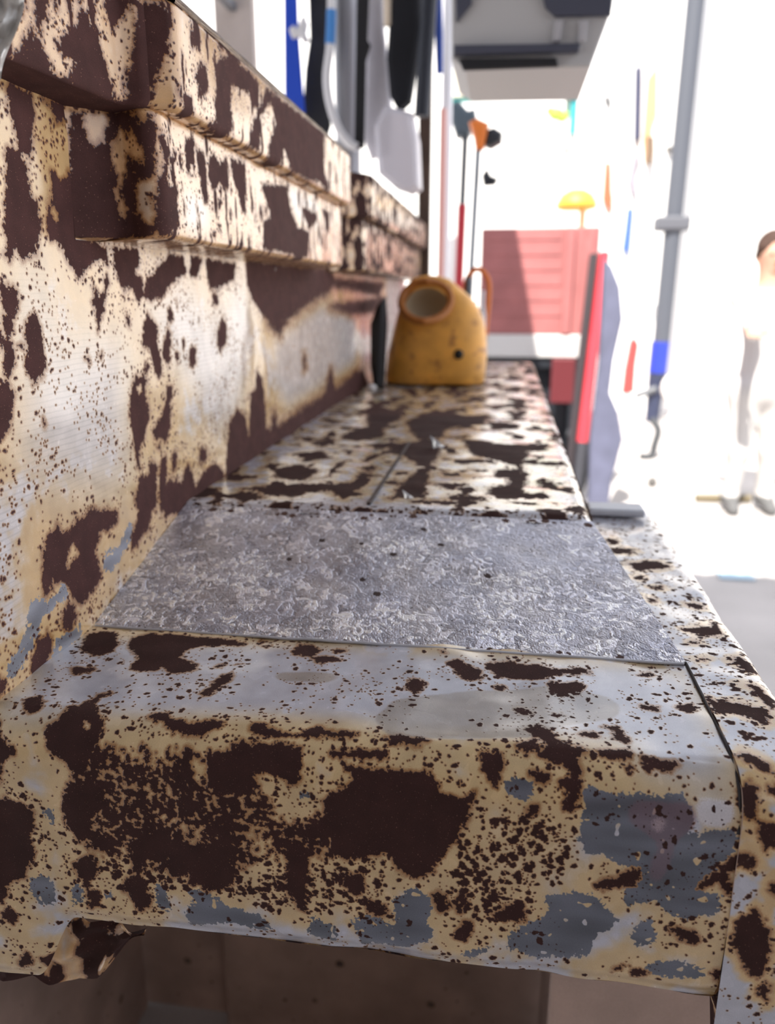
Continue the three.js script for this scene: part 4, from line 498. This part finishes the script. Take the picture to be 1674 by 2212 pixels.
// ================================================================ things hung on a rail behind the panel
const HZ = -2.3, dn = (u, v, z) => onZ(u, v, z);
{
  const rack = thing('hanging_rack', 'timber rack with a dark post and a pale board behind the rusted panel', 'rack');
  const postMat = grainy([74, 58, 48], 0.35, 9, 21, 0.9), p1 = dn(917, 300, -2.46), p0 = dn(503, 40, -2.46), top = dn(700, -45, HZ).y;
  part('dark_post', box(p1.x - 0.018, p1.x + 0.018, -1.3, top + 0.1, -2.5, -2.46, 0.004), postMat, rack, 'weathered dark brown post');
  part('pale_board', box(p0.x - 0.058, p0.x + 0.058, -1.3, top + 0.1, -2.5, -2.46, 0.004), grainy([196, 184, 176], 0.1, 6, 22, 0.85), rack, 'pale greyish pink board');
  part('rail', rod(V(p0.x - 0.1, top, HZ), V(p1.x + 0.12, top, HZ), 0.012), plain(0x77797e, 0.4, { metalness: 0.7 }), rack);
  for (const x of [p0.x, p1.x]) part('rail_bracket', box(x - 0.012, x + 0.012, top - 0.012, top + 0.012, -2.47, HZ, 0.003), plain(0x77797e, 0.4), rack);
  const hung = (name, label, cat, px, z, thick, mat, bev) => { const t = thing(name, label, cat); part(name.split('_').pop(), slab(px, z, thick, bev), mat, t); return t; };
  hung('blue_strap', 'bright blue strap hanging from the rail beside the pale board', 'strap', [[612, -45], [640, -45], [643, 60], [650, 150], [658, 250], [640, 262], [614, 244]], HZ + 0.032, 0.014, plain(0x1f4fd0, 0.55));
  hung('white_rag', 'white knotted rag tied to the bright blue strap', 'rag', [[622, 62], [632, 52], [640, 60], [648, 38], [656, 30], [664, 50], [660, 70], [668, 86], [656, 92], [644, 78], [630, 82]], HZ + 0.058, 0.02, plain(0xe6e6ea, 0.8), 0.4);
  hung('black_cloth', 'charcoal cloth hanging between the blue strap and the grey pipe', 'cloth', [[664, -45], [724, -45], [717, 80], [702, 170], [714, 270], [700, 320], [650, 280], [658, 150], [668, 80]], HZ - 0.02, 0.02, grainy([48, 49, 53], 0.3, 8, 31, 0.9), 0.45);
  const hose = thing('white_hose', 'white hose with a light blue tape band curling over the panel top', 'hose'), hp = [[716, -45], [716, 20], [713, 100], [706, 170], [714, 230], [735, 285], [758, 312], [772, 318]].map(([u, v]) => dn(u, v, HZ + 0.05));
  part('hose', tube(hp, 0.0115, 70, 12), plain(0xe9e9ec, 0.4), hose); part('tape_band', tube([dn(716, 22, HZ + 0.05), dn(715, 58, HZ + 0.05), dn(713, 96, HZ + 0.05)], 0.0128, 12, 14), plain(0x4a8fd8, 0.45), hose, 'light blue tape');
  const pipe = thing('grey_pipe', 'smooth pale grey pipe standing behind the white hose', 'pipe'), gp = dn(750, 150, HZ - 0.1); part('pipe', rod(V(gp.x, -1.3, HZ - 0.1), V(gp.x, top + 0.05, HZ - 0.1), 0.036, 0.036, 32), plain(0xa3a3a8, 0.35, { metalness: 0.3 }), pipe);
  hung('black_strap', 'black strap hanging between the grey pipe and the white sheet', 'strap', [[770, -45], [798, -45], [793, 84], [800, 96], [790, 130], [786, 320], [764, 320]], HZ + 0.034, 0.016, plain(0x17181c, 0.7));
  hung('white_sheet', 'wrinkled white sheet hanging beside the black jacket', 'sheet', [[788, -45], [826, -45], [830, 70], [840, 150], [846, 240], [842, 330], [800, 345], [784, 300], [790, 120]], HZ - 0.02, 0.03, grainy([226, 224, 232], 0.12, 7, 33, 0.8), 0.45);
  hung('plastic_bag', 'cloudy white plastic bag slumped against the panel top', 'bag', [[806, 270], [830, 225], [862, 232], [890, 240], [902, 300], [906, 405], [884, 416], [852, 405], [815, 372]], HZ + 0.12, 0.09, new THREE.MeshPhysicalMaterial({ color: 0xdcdae2, roughness: 0.35, transmission: 0.25, thickness: 0, side: THREE.DoubleSide }), 0.4);
  hung('black_jacket', 'black jacket hanging from the rail above the plastic bag', 'jacket', [[846, -45], [906, -45], [910, 60], [897, 150], [886, 216], [860, 240], [840, 205], [833, 120], [838, 40]], HZ + 0.06, 0.06, grainy([26, 27, 33], 0.4, 7, 35, 0.95), 0.4);
  const st = thing('beige_stick', 'short beige stick hanging in front of the white sheet', 'stick'), s0 = dn(836, -45, HZ + 0.05), s1 = dn(838, 56, HZ + 0.05); part('stick', rod(s1, s0, 0.011), plain(0xe5d5c0, 0.7), st);
  const tb = thing('dark_tube', 'dark navy tube tilted against the brown post', 'tube'); part('tube', rod(dn(911, 252, HZ + 0.1), dn(930, -45, HZ + 0.1), 0.02), plain(0x20242f, 0.5), tb);
  hung('blue_cloth', 'small blue cloth hanging beside the white pole', 'cloth', [[936, -45], [954, -45], [956, 70], [956, 156], [942, 160], [938, 60]], HZ - 0.02, 0.02, plain(0x3553a8, 0.8), 0.4);
  const wp = thing('white_pole', 'slim white pole standing at the end of the panel', 'pole'), wq = dn(966, 200, -2.62); part('pole', rod(V(wq.x, -1.3, -2.62), V(wq.x, 1.05, -2.62), 0.0165), plain(0xf0f0f4, 0.4), wp);
  const pp = thing('pink_pole', 'thin salmon pink pole standing beside the slim white pole', 'pole'), pq = dn(954, 400, -2.58); part('pole', rod(V(pq.x, -1.3, -2.58), V(pq.x, dn(954, 235, -2.58).y, -2.58), 0.009), plain(0xe7a79c, 0.5), pp);
}
// crumpled plastic by the near end of the panel
{ const t = thing('crumpled_plastic', 'crumpled grey plastic film hooked over the near end of the upper rib', 'plastic'); part('film', grid(24, 30, (u, v) => { const b = mix(-60, mix(52, 2, sstep(0.2, 1, v)), u), z = -0.425 + 0.012 * Math.abs(((u * 2.3 + v * 1.4) % 1) - 0.5) + 0.006 * noise(u * 5, v * 6), p = onZ(b, mix(-40, 172, v), z); return [p.x, p.y, p.z, u, v]; }), new THREE.MeshPhysicalMaterial({ color: 0xd9d9d6, roughness: 0.3, clearcoat: 0.5, side: THREE.DoubleSide }), t); }
{ const t = thing('plastic_wedge', 'pale blue-white plastic offcut lying at the far end of the outer strip', 'offcut'); const c = onY(1340, 1150, DECK_Y); part('offcut', box(c.x - 0.03, c.x + 0.035, DECK_Y + 0.003, DECK_Y + 0.012, -0.92, -0.885, 0.004), plain(0xc4cad4, 0.5), t); }

// ================================================================ tools, caddy, cart and far things
{
  const dark = plain(0x1b1f26, 0.5), orange = plain(0xd9762a, 0.45), grey = plain(0x6f7780, 0.4, { metalness: 0.4 }), red = plain(0xb51f2e, 0.45);
  const drop = (u0, v0, u1, v1, z) => { const a = dn(u0, v0, z), b = dn(u1, v1, z), k = (-1.3 - a.y) / (b.y - a.y); return [a, a.clone().lerp(b, k)]; };
  const ta = thing('grass_trimmer', 'grass trimmer with an orange engine cover and long grey shaft', 'trimmer', { }), [a0, a1] = drop(1034, 300, 1016, 620, -3.0);
  part('shaft', rod(a1, a0, 0.011), grey, ta); part('engine_cover', slab([[1012, 262], [1030, 252], [1056, 264], [1052, 290], [1044, 318], [1026, 322], [1022, 295]], -2.96, 0.09, 0.25), orange, ta, 'orange cover');
  part('engine', slab([[1048, 280], [1066, 272], [1086, 284], [1084, 302], [1060, 316], [1046, 310]], -2.97, 0.1, 0.25), dark, ta); part('grip', slab([[1040, 378], [1052, 360], [1060, 378], [1076, 384], [1070, 398], [1044, 400]], -2.98, 0.05, 0.3), dark, ta);
  const tb = thing('red_shaft_trimmer', 'trimmer with a red lower shaft and teal-grey motor head', 'trimmer'), [b0, b1] = drop(1006, 270, 990, 640, -3.15), bm = b0.clone().lerp(b1, 0.145);
  part('upper_shaft', rod(bm, b0, 0.012), plain(0x2d333d, 0.5), tb); part('lower_shaft', rod(b1, bm, 0.017), red, tb, 'red sleeve'); part('motor_head', slab([[972, 222], [990, 214], [1010, 236], [1026, 232], [1030, 256], [1012, 290], [984, 292], [974, 262]], -3.1, 0.1, 0.25), plain(0x4d5c66, 0.5), tb);
  const cz = -2.29, cd = thing('tool_caddy', 'tool caddy with an orange arched handle and bottles at the ledge end', 'caddy'), c0 = dn(1000, 700, cz), c1 = dn(1052, 700, cz);
  part('tray', box(c0.x, c1.x, TOP_Y + 0.002, TOP_Y + 0.09, cz - 0.12, cz, 0.006), plain(0x3b4048, 0.6), cd);
  part('handle', tube([V(c0.x + 0.005, TOP_Y + 0.08, cz - 0.06), V(c0.x + 0.006, dn(1004, 600, cz).y, cz - 0.06), V((c0.x + c1.x) / 2, dn(1028, 580, cz).y, cz - 0.06), V(c1.x - 0.005, dn(1050, 600, cz).y, cz - 0.06), V(c1.x - 0.005, TOP_Y + 0.08, cz - 0.06)], 0.008, 60, 10), orange, cd, 'orange arched handle');
  const bottle = (u, v, h, color, nm, lb) => { const q = dn(u, v, cz - 0.05), t = thing(nm, lb, 'bottle', { group: 'bottles in the tool caddy' }); part('bottle', new THREE.LatheGeometry([[0, 0], [0.0105, 0], [0.011, 0.006], [0.011, h * 0.65], [0.006, h * 0.82], [0.006, h], [0, h]].map(([x, y]) => new THREE.Vector2(x, y)), 24).translate(q.x, TOP_Y + 0.012, q.z), plain(color, 0.4), t); };
  bottle(1009, 640, 0.24, 0x20242e, 'dark_bottle', 'dark bottle standing in the tool caddy'); bottle(1043, 640, 0.2, 0xd8d6dd, 'white_bottle', 'white bottle standing in the tool caddy'); bottle(1026, 640, 0.17, 0xc22a38, 'red_bottle', 'red bottle standing in the tool caddy');

  // red cargo cart
  const z = -5, cart = thing('red_cargo_cart', 'red cargo cart with a pressed-steel box in the yard beyond the ledge', 'cart'), L = dn(1037, 600, z).x, R = dn(1290, 600, z).x, T = dn(1160, 492, z).y, B = dn(1160, 722, z).y, redP = grainy([158, 98, 96], 0.1, 5, 41, 0.5);
  part('front_panel', box(L, R - 0.05, B, T, z - 0.03, z, 0.006), redP, cart); part('corner_post', rod(V(R - 0.05, B, z - 0.04), V(R - 0.05, T, z - 0.04), 0.055, 0.055, 24), redP, cart); part('side_panel', box(R - 0.02, R, B, T, z - 1.3, z - 0.04, 0.006), redP, cart); part('side_panel', box(L, L + 0.02, B, T, z - 1.3, z - 0.03, 0.006), redP, cart); part('rear_panel', box(L, R, B, T, z - 1.33, z - 1.3, 0.006), redP, cart);
  for (const v of [512, 545, 578, 611, 644, 677]) { const y = dn(1150, v, z).y; part('pressed_rib', box(L + 0.02, dn(1212, v, z).x, y - 0.018, y + 0.018, z, z + 0.005, 0.004), redP, cart); }
  part('upright_fold', box(dn(1218, 600, z).x, dn(1238, 600, z).x, B, T, z, z + 0.03, 0.008), redP, cart);
  part('bed_edge', box(L, R + 0.01, dn(1160, 772, z).y, B - 0.002, z - 1.33, z + 0.02, 0.01), plain(0xc9c7c4, 0.5), cart, 'pale bed edge'); const Y0 = dn(1160, 772, z).y;
  part('chassis', box(L + 0.05, R - 0.05, Y0 - 0.07, Y0, z - 1.3, z, 0.01), dark, cart); part('red_bracket', box(dn(1190, 800, z).x, dn(1240, 800, z).x, dn(1200, 868, z).y, Y0, z + 0.02, z + 0.08, 0.01), plain(0x5e1c22, 0.6), cart);
  part('engine_block', box(dn(1232, 840, z).x, dn(1285, 840, z).x, dn(1200, 950, z).y, Y0 - 0.02, z - 0.4, z - 0.05, 0.02), plain(0x55585c, 0.5), cart); part('gearbox', box(L + 0.2, dn(1238, 800, z).x, dn(1200, 1010, z).y, Y0 - 0.03, z - 0.5, z - 0.1, 0.02), dark, cart);
  for (const x of [L + 0.12, R - 0.04]) for (const zz of [z - 0.2, z - 1.1]) { const w = part('wheel', new THREE.TorusGeometry(0.2, 0.07, 14, 36).rotateY(Math.PI / 2).translate(x, -1.03, zz), plain(0x1d1d1f, 0.85), cart, 'black tyre'); part('hub', new THREE.CylinderGeometry(0.14, 0.14, 0.06, 24).rotateZ(Math.PI / 2).translate(x, -1.03, zz), plain(0x9a938a, 0.5), w); part('axle_leg', box(x - 0.02, x + 0.02, -1.05, Y0 - 0.02, zz - 0.02, zz + 0.02, 0.005), dark, cart); }
  const bar = thing('red_bar', 'red steel bar with a black channel leaning on the cart', 'bar'), q0 = dn(1306, 545, z + 0.12), q1 = dn(1258, 955, z + 0.35), dir = q1.clone().sub(q0); const gnd = q1.clone().add(dir.clone().multiplyScalar((-1.3 - q1.y) / dir.y));
  part('red_face', boxUV(rod(q1, q0, 0.034, 0.03, 4)), plain(0xd03440, 0.45), bar, 'red face'); part('black_channel', rod(gnd.clone().add(V(-0.05, 0, -0.06)), q0.clone().add(V(-0.055, -0.01, -0.06)), 0.03, 0.028, 6), plain(0x2b2226, 0.6), bar); part('foot', rod(gnd, q1, 0.03, 0.034, 6), plain(0x34343a, 0.6), bar);
  const tp = thing('grey_tarp', 'lavender grey tarp draped down beside the red bar', 'tarp'); part('tarp', slab([[1306, 560], [1322, 575], [1340, 620], [1346, 690], [1326, 780], [1318, 850], [1336, 890], [1346, 950], [1322, 1040], [1306, 1160], [1268, 1164], [1276, 950], [1296, 780]], -4.30, 0.10, 0.15), grainy([92, 94, 114], 0.2, 7, 43, 0.8), tp);

  const ys = thing('yellow_dome_lamp', 'yellow dome on a thin post behind the red cargo cart', 'post'), y0 = dn(1245, 450, -6.6);
  part('dome', new THREE.LatheGeometry([[0, 0.14], [0.06, 0.135], [0.12, 0.1], [0.155, 0.04], [0.16, 0], [0.12, -0.015], [0, -0.01]].map(([x, y]) => new THREE.Vector2(x, y)), 32).translate(y0.x, y0.y, -6.6), plain(0xe0a83a, 0.5), ys); part('post', rod(V(y0.x + 0.05, -1.3, -6.6), V(y0.x + 0.05, y0.y, -6.6), 0.028), plain(0xe6c795, 0.6), ys);

  // hood under the canopy
  const hz = -1.62, hood = thing('grey_extractor_hood', 'grey metal hood with dark openings hanging under the canopy', 'hood'), hg = plain(0xc4c4c4, 0.5), slate = plain(0x4a4d5c, 0.6);
  part('body', slab([[975, -60], [1335, -60], [1322, 20], [1276, 144], [1005, 150], [975, 128]], hz, 0.26, 0.02), hg, hood);
  part('opening', slab([[1160, -60], [1326, -60], [1320, 32], [1200, 34], [1178, 14]], hz + 0.012, 0.012, 0.2), slate, hood, 'dark slate opening'); part('opening', slab([[982, -60], [1024, -60], [1018, 6], [986, 46]], hz + 0.012, 0.012, 0.2), slate, hood, 'dark slate opening');
  part('lip', slab([[980, 96], [1255, 92], [1250, 110], [980, 118]], hz + 0.02, 0.02, 0.2), slate, hood); part('dark_slot', slab([[990, 126], [1202, 124], [1206, 142], [1000, 150]], hz + 0.014, 0.014, 0.2), plain(0x1c1d22, 0.6), hood);
  for (const u of [1208, 1262]) part('louvre', slab([[u - 10, 44], [u + 8, 42], [u + 2, 88], [u - 14, 90]], hz + 0.012, 0.012, 0.2), plain(0xb9b8bc, 0.5), hood);
  for (const u of [1010, 1300]) { const q = dn(u, -40, hz); part('hanger', rod(V(q.x, q.y, hz - 0.12), V(q.x, 1.2, hz - 0.12), 0.012), slate, hood); }

  // gate frame, far
  const gz = -6.8, gate = thing('gate_frame', 'cream beam with a teal edge forming a gate frame across the yard', 'gate'), gA = dn(965, 150, gz), gB = dn(1252, 200, gz);
  part('beam', box(gA.x, gB.x, gB.y, gA.y, gz - 0.15, gz, 0.01), plain(0xd9d3bf, 0.7), gate); part('teal_edge', box(gA.x, gB.x - 0.02, gB.y - 0.025, gB.y, gz - 0.1, gz - 0.02, 0.005), plain(0x3fa79f, 0.5), gate, 'teal edge');
  const tq = dn(1238, 285, gz); part('teal_strut', box(tq.x - 0.025, tq.x + 0.025, tq.y, gB.y, gz - 0.1, gz - 0.05, 0.005), plain(0x2f9aa0, 0.5), gate, 'teal strut'); for (const x of [gA.x + 0.05, gB.x - 0.05]) part('post', box(x - 0.05, x + 0.05, -1.3, gB.y, gz - 0.15, gz - 0.11, 0.005), whiteWall, gate);
  const gl = thing('green_leaf_sprig', 'small green sprig hanging below the cream gate beam', 'sprig'), lq = dn(1202, 248, gz + 0.03); [[0, 0, 0.06], [0.05, -0.02, 0.05], [-0.04, 0.02, 0.045]].forEach(([x, y, r]) => part('leaf', new THREE.SphereGeometry(r, 16, 10).scale(1, 0.75, 0.25).rotateZ(x * 9).translate(lq.x + x, lq.y + y, gz + 0.045), plain(0x8fcf3f, 0.6), gl)); part('stem', rod(lq, V(lq.x, gB.y + 0.02, gz + 0.03), 0.004), plain(0xdad7c0, 0.8), gl);

  // grey street post with lever
  const pz = -8.5, po = thing('grey_post', 'tall grey post with a clamp and a blue band in the sunny yard', 'post'), x0 = dn(1462, 450, pz).x, yy = (v) => dn(1455, v, pz).y, gpm = plain(0x4b4e56, 0.6);
  part('shaft', rod(V(x0 - 0.03, yy(815), pz), V(x0, 4.0, pz), 0.085, 0.085, 28), gpm, po); part('blue_band', rod(V(x0 - 0.04, yy(805), pz), V(x0 - 0.035, yy(738), pz), 0.095, 0.095, 28), plain(0x24379c, 0.5), po, 'blue band'); part('foot', rod(V(x0 - 0.05, -1.3, pz), V(x0 - 0.04, yy(805), pz), 0.07, 0.09, 28), plain(0x2a3048, 0.6), po, 'dark navy foot');
  part('clamp', box(x0 - 0.2, x0 + 0.13, yy(500), yy(468), pz - 0.12, pz + 0.12, 0.03), plain(0x55565c, 0.6), po); part('lever_arm', rod(V(x0 - 0.05, yy(838), pz + 0.09), dn(1372, 856, pz + 0.1), 0.035), plain(0x5a5c60, 0.5), po);
  part('red_lever', slab([[1362, 738], [1372, 728], [1381, 745], [1374, 790], [1370, 848], [1344, 852], [1350, 800]], pz + 0.14, 0.1, 0.3), plain(0xcf3f3c, 0.5), po, 'red lever'); part('lever_stay', rod(dn(1356, 850, pz + 0.1), V(dn(1346, 950, pz).x, -1.3, pz + 0.1), 0.022), plain(0xb0adae, 0.5), po);
  part('pale_ring', new THREE.TorusGeometry(0.12, 0.03, 10, 30).rotateY(0.5).translate(x0 + 0.12, yy(835), pz + 0.08), plain(0xd8d2cc, 0.6), po);

  // things on the white wall
  const wz = -9.14, onwall = (name, label, cat, px, hex) => { const t = thing(name, label, cat); part(name.split('_').pop(), slab(px, name === 'brown_brush' ? wz + 0.07 : wz, 0.06, 0.2), plain(hex, 0.6), t); };
  onwall('navy_strap', 'long navy strap hung on the sunlit white wall', 'strap', [[1373, 148], [1382, 138], [1387, 150], [1384, 300], [1370, 304]], 0x2a2d4a);
  onwall('tan_frame', 'tan wooden strip hung beside the navy strap', 'strip', [[1400, 168], [1412, 150], [1421, 140], [1420, 235], [1410, 260], [1404, 350], [1394, 352], [1390, 300]], 0xc99a6e);
  onwall('grey_scoop', 'grey scoop hung on the white wall under the navy strap', 'scoop', [[1370, 334], [1384, 338], [1374, 370], [1378, 418], [1366, 424], [1357, 392]], 0x8d8890);
  onwall('brown_brush', 'brown brush hung against the lower end of the tan strip', 'brush', [[1398, 292], [1414, 296], [1414, 330], [1406, 356], [1396, 350]], 0x6e5a48);
  onwall('orange_tool', 'orange-handled tool hung on the wall above the cart', 'tool', [[1308, 350], [1320, 352], [1321, 410], [1324, 430], [1318, 462], [1302, 430]], 0xc25a3a);
  onwall('blue_bottle', 'blue and grey bottle hung on the white wall beside the grey post', 'bottle', [[1356, 450], [1369, 448], [1364, 505], [1362, 535], [1352, 550], [1345, 535], [1350, 500]], 0x3e5f9c);
  onwall('grey_peg', 'small grey peg on the white wall above the orange-handled tool', 'peg', [[1306, 208], [1316, 206], [1322, 224], [1312, 228]], 0x3c3d42); onwall('brown_peg', 'small brown peg on the white wall beside the grey post', 'peg', [[1440, 316], [1454, 314], [1454, 328], [1442, 328]], 0x54504c);

  // on the ground
  const onground = (name, label, cat, u, v, geo, mat) => { const c = dn(u, v, -1), g = onY(u, v, -1.3), t = thing(name, label, cat); part(name.split('_').pop(), geo.translate(g.x, -1.3, g.z), mat, t); };
  onground('bamboo_offcut', 'short bamboo offcut lying on the sunny concrete', 'offcut', 1560, 1086, new THREE.CylinderGeometry(0.028, 0.026, 0.34, 16).rotateZ(Math.PI / 2 + 0.03).translate(0, 0.03, 0), plain(0x6d634e, 0.8));
  onground('dark_hook', 'dark bent hook lying on the sunny concrete', 'hook', 1402, 990, new THREE.TubeGeometry(new THREE.CatmullRomCurve3([V(0.0, 0.32, -0.04), V(0.05, 0.24, 0), V(0.03, 0.12, 0.02), V(0.01, 0.03, 0.03), V(-0.08, 0.02, 0.06)]), 30, 0.03, 8), plain(0x3e4043, 0.7));
  onground('grey_stone', 'small grey stone on the sunny concrete', 'stone', 1408, 1052, new THREE.IcosahedronGeometry(0.05, 1).scale(0.7, 0.8, 0.6).translate(0, 0.035, 0), plain(0x5c5a58, 0.9));
  onground('blue_scrap', 'pale blue plastic scrap at the edge of the canopy shade', 'scrap', 1588, 1246, new RoundedBoxGeometry(0.16, 0.012, 0.1, 2, 0.005).translate(0, 0.007, 0), plain(0xa9c4d6, 0.5));
}
// ================================================================ person in the sunny yard, half out of frame
{
  const pz = -4.95, hd = onZ(1672, 548, pz), P = thing('person', 'person in white clothes with short brown hair standing in the sunny yard, arm held out', 'person');
  const X = hd.x, H = hd.y, J = { head: [X, H, pz, 0.088], neck: [X, H - 0.15, pz - 0.01, 0.055], chest: [X + 0.01, H - 0.36, pz, 0.13], waist: [X + 0.02, H - 0.62, pz, 0.115], hip: [X + 0.02, H - 0.76, pz, 0.125], sl: [X - 0.15, H - 0.24, pz, 0.06], sr: [X + 0.19, H - 0.24, pz, 0.06], el: [X - 0.12, H - 0.42, pz + 0.2, 0.045], wl: [X - 0.19, H - 0.41, pz + 0.4, 0.032], er: [X + 0.25, H - 0.5, pz, 0.045], wr: [X + 0.22, H - 0.74, pz + 0.1, 0.032], kl: [X - 0.07, H - 1.14, pz + 0.04, 0.065], kr: [X + 0.12, H - 1.14, pz, 0.065], al: [X - 0.08, -1.22, pz, 0.045], ar: [X + 0.13, -1.22, pz - 0.03, 0.045], tl: [X - 0.09, -1.265, pz + 0.15, 0.035], tr: [X + 0.14, -1.265, pz + 0.12, 0.035], hl: [X - 0.06, H - 0.8, pz, 0.1], hr: [X + 0.1, H - 0.8, pz, 0.1] };
  const bones = ['head neck', 'neck chest', 'chest waist', 'waist hip', 'chest sl', 'chest sr', 'sl el', 'el wl', 'sr er', 'er wr', 'hip hl', 'hip hr', 'hl kl', 'hr kr', 'kl al', 'kr ar', 'al tl', 'ar tr'].map((s) => s.split(' ').map((k) => J[k]));
  const field = (bs, cx, cy, cz, half, res, k) => {
    const mc = new MarchingCubes(res, undefined, false, false, 200000); mc.isolation = 0;
    for (let z = 0; z < res; z++) for (let y = 0; y < res; y++) for (let x = 0; x < res; x++) {
      const px = cx + ((x / res) * 2 - 1) * half, py = cy + ((y / res) * 2 - 1) * half, qz = cz + ((z / res) * 2 - 1) * half; let acc = 0;
      for (const [a, b] of bs) { const dx = b[0] - a[0], dy = b[1] - a[1], dz = b[2] - a[2], t = clamp01(((px - a[0]) * dx + (py - a[1]) * dy + (qz - a[2]) * dz) / (dx * dx + dy * dy + dz * dz + 1e-9)), d = Math.hypot(px - a[0] - t * dx, py - a[1] - t * dy, qz - a[2] - t * dz) - mix(a[3], b[3], t); acc += Math.exp(-k * d); }
      mc.field[x + y * res + z * res * res] = Math.max(-9, Math.log(acc + 1e-30) / k);
    }
    mc.update(); const n = mc.count ?? mc.geometry.drawRange.count, pos = mc.positionArray.slice(0, n * 3), nor = mc.normalArray.slice(0, n * 3);
    for (let i = 0; i < n; i++) { pos[3 * i] = cx + pos[3 * i] * half; pos[3 * i + 1] = cy + pos[3 * i + 1] * half; pos[3 * i + 2] = cz + pos[3 * i + 2] * half; }
    const g = new THREE.BufferGeometry(); g.setAttribute('position', new THREE.BufferAttribute(pos, 3)); g.setAttribute('normal', new THREE.BufferAttribute(nor, 3)); return g;
  };
  const body = field(bones, X + 0.02, H - 0.8, pz + 0.05, 1.02, 128, 60);
  const hand = [J.wl, [J.wl[0] - 0.02, J.wl[1], J.wl[2] + 0.09, 0.03]], fingers = [hand]; for (let f = 0; f < 4; f++) { const fx = J.wl[0] - 0.045 + 0.02 * f, L = [0.06, 0.075, 0.08, 0.07][f]; fingers.push([[fx, J.wl[1], J.wl[2] + 0.1, 0.01], [fx - 0.005, J.wl[1] - 0.01, J.wl[2] + 0.1 + L * 0.6, 0.009]], [[fx - 0.005, J.wl[1] - 0.01, J.wl[2] + 0.1 + L * 0.6, 0.009], [fx - 0.006, J.wl[1] - 0.03, J.wl[2] + 0.1 + L, 0.008]]); }
  fingers.push([[J.wl[0] + 0.025, J.wl[1], J.wl[2] + 0.05, 0.012], [J.wl[0] + 0.05, J.wl[1] - 0.01, J.wl[2] + 0.1, 0.01]]);
  const handG = field(fingers, J.wl[0], J.wl[1], J.wl[2] + 0.09, 0.13, 56, 260);
  const hb = [[[X, H + 0.03, pz - 0.005, 0.082], [X, H - 0.03, pz + 0.01, 0.07]], [[X, H - 0.05, pz + 0.02, 0.058], [X, H - 0.085, pz + 0.045, 0.032]], [[X, H - 0.005, pz + 0.085, 0.01], [X, H - 0.04, pz + 0.1, 0.015]], [[X - 0.08, H - 0.01, pz, 0.014], [X - 0.08, H - 0.045, pz, 0.01]], [[X + 0.08, H - 0.01, pz, 0.014], [X + 0.08, H - 0.045, pz, 0.01]]];
  const headG = field(hb, X, H - 0.01, pz + 0.01, 0.16, 64, 150);
  const whole = mergeGeometries([body, handG, headG]), pa = whole.attributes.position, cols = new Float32Array(pa.count * 3);
  for (let i = 0; i < pa.count; i++) { const x = pa.getX(i), y = pa.getY(i), zz = pa.getZ(i), skin = y > H - 0.2 || zz > pz + 0.36, shoe = y < -1.2, c = skin ? [0.52, 0.3, 0.21] : shoe ? [0.1, 0.1, 0.1] : y < H - 0.74 ? [0.5, 0.48, 0.46] : [0.55, 0.53, 0.52]; cols.set(c, 3 * i); }
  whole.setAttribute('color', new THREE.BufferAttribute(cols, 3));
  const pb = part('body', whole, new THREE.MeshStandardMaterial({ vertexColors: true, roughness: 0.8 }), P);
  part('hair', field([[[X, H + 0.045, pz - 0.02, 0.092], [X, H + 0.0, pz - 0.035, 0.088]], [[X - 0.06, H + 0.03, pz + 0.02, 0.04], [X - 0.07, H - 0.01, pz - 0.01, 0.03]], [[X + 0.06, H + 0.03, pz + 0.02, 0.04], [X + 0.07, H - 0.01, pz - 0.01, 0.03]]], X, H + 0.01, pz - 0.02, 0.17, 56, 120), plain(0x3a2418, 0.8), P, 'short brown hair');
  for (const s of [-1, 1]) part('eye', new THREE.SphereGeometry(0.009, 12, 8).translate(X + s * 0.032, H - 0.005, pz + 0.077), plain(0x2a2220, 0.3), P); part('mouth', new THREE.SphereGeometry(0.018, 12, 8).scale(1, 0.25, 0.4).translate(X, H - 0.075, pz + 0.075), plain(0x8c4a42, 0.6), P);
}
place();
renderer.render(scene, camera);
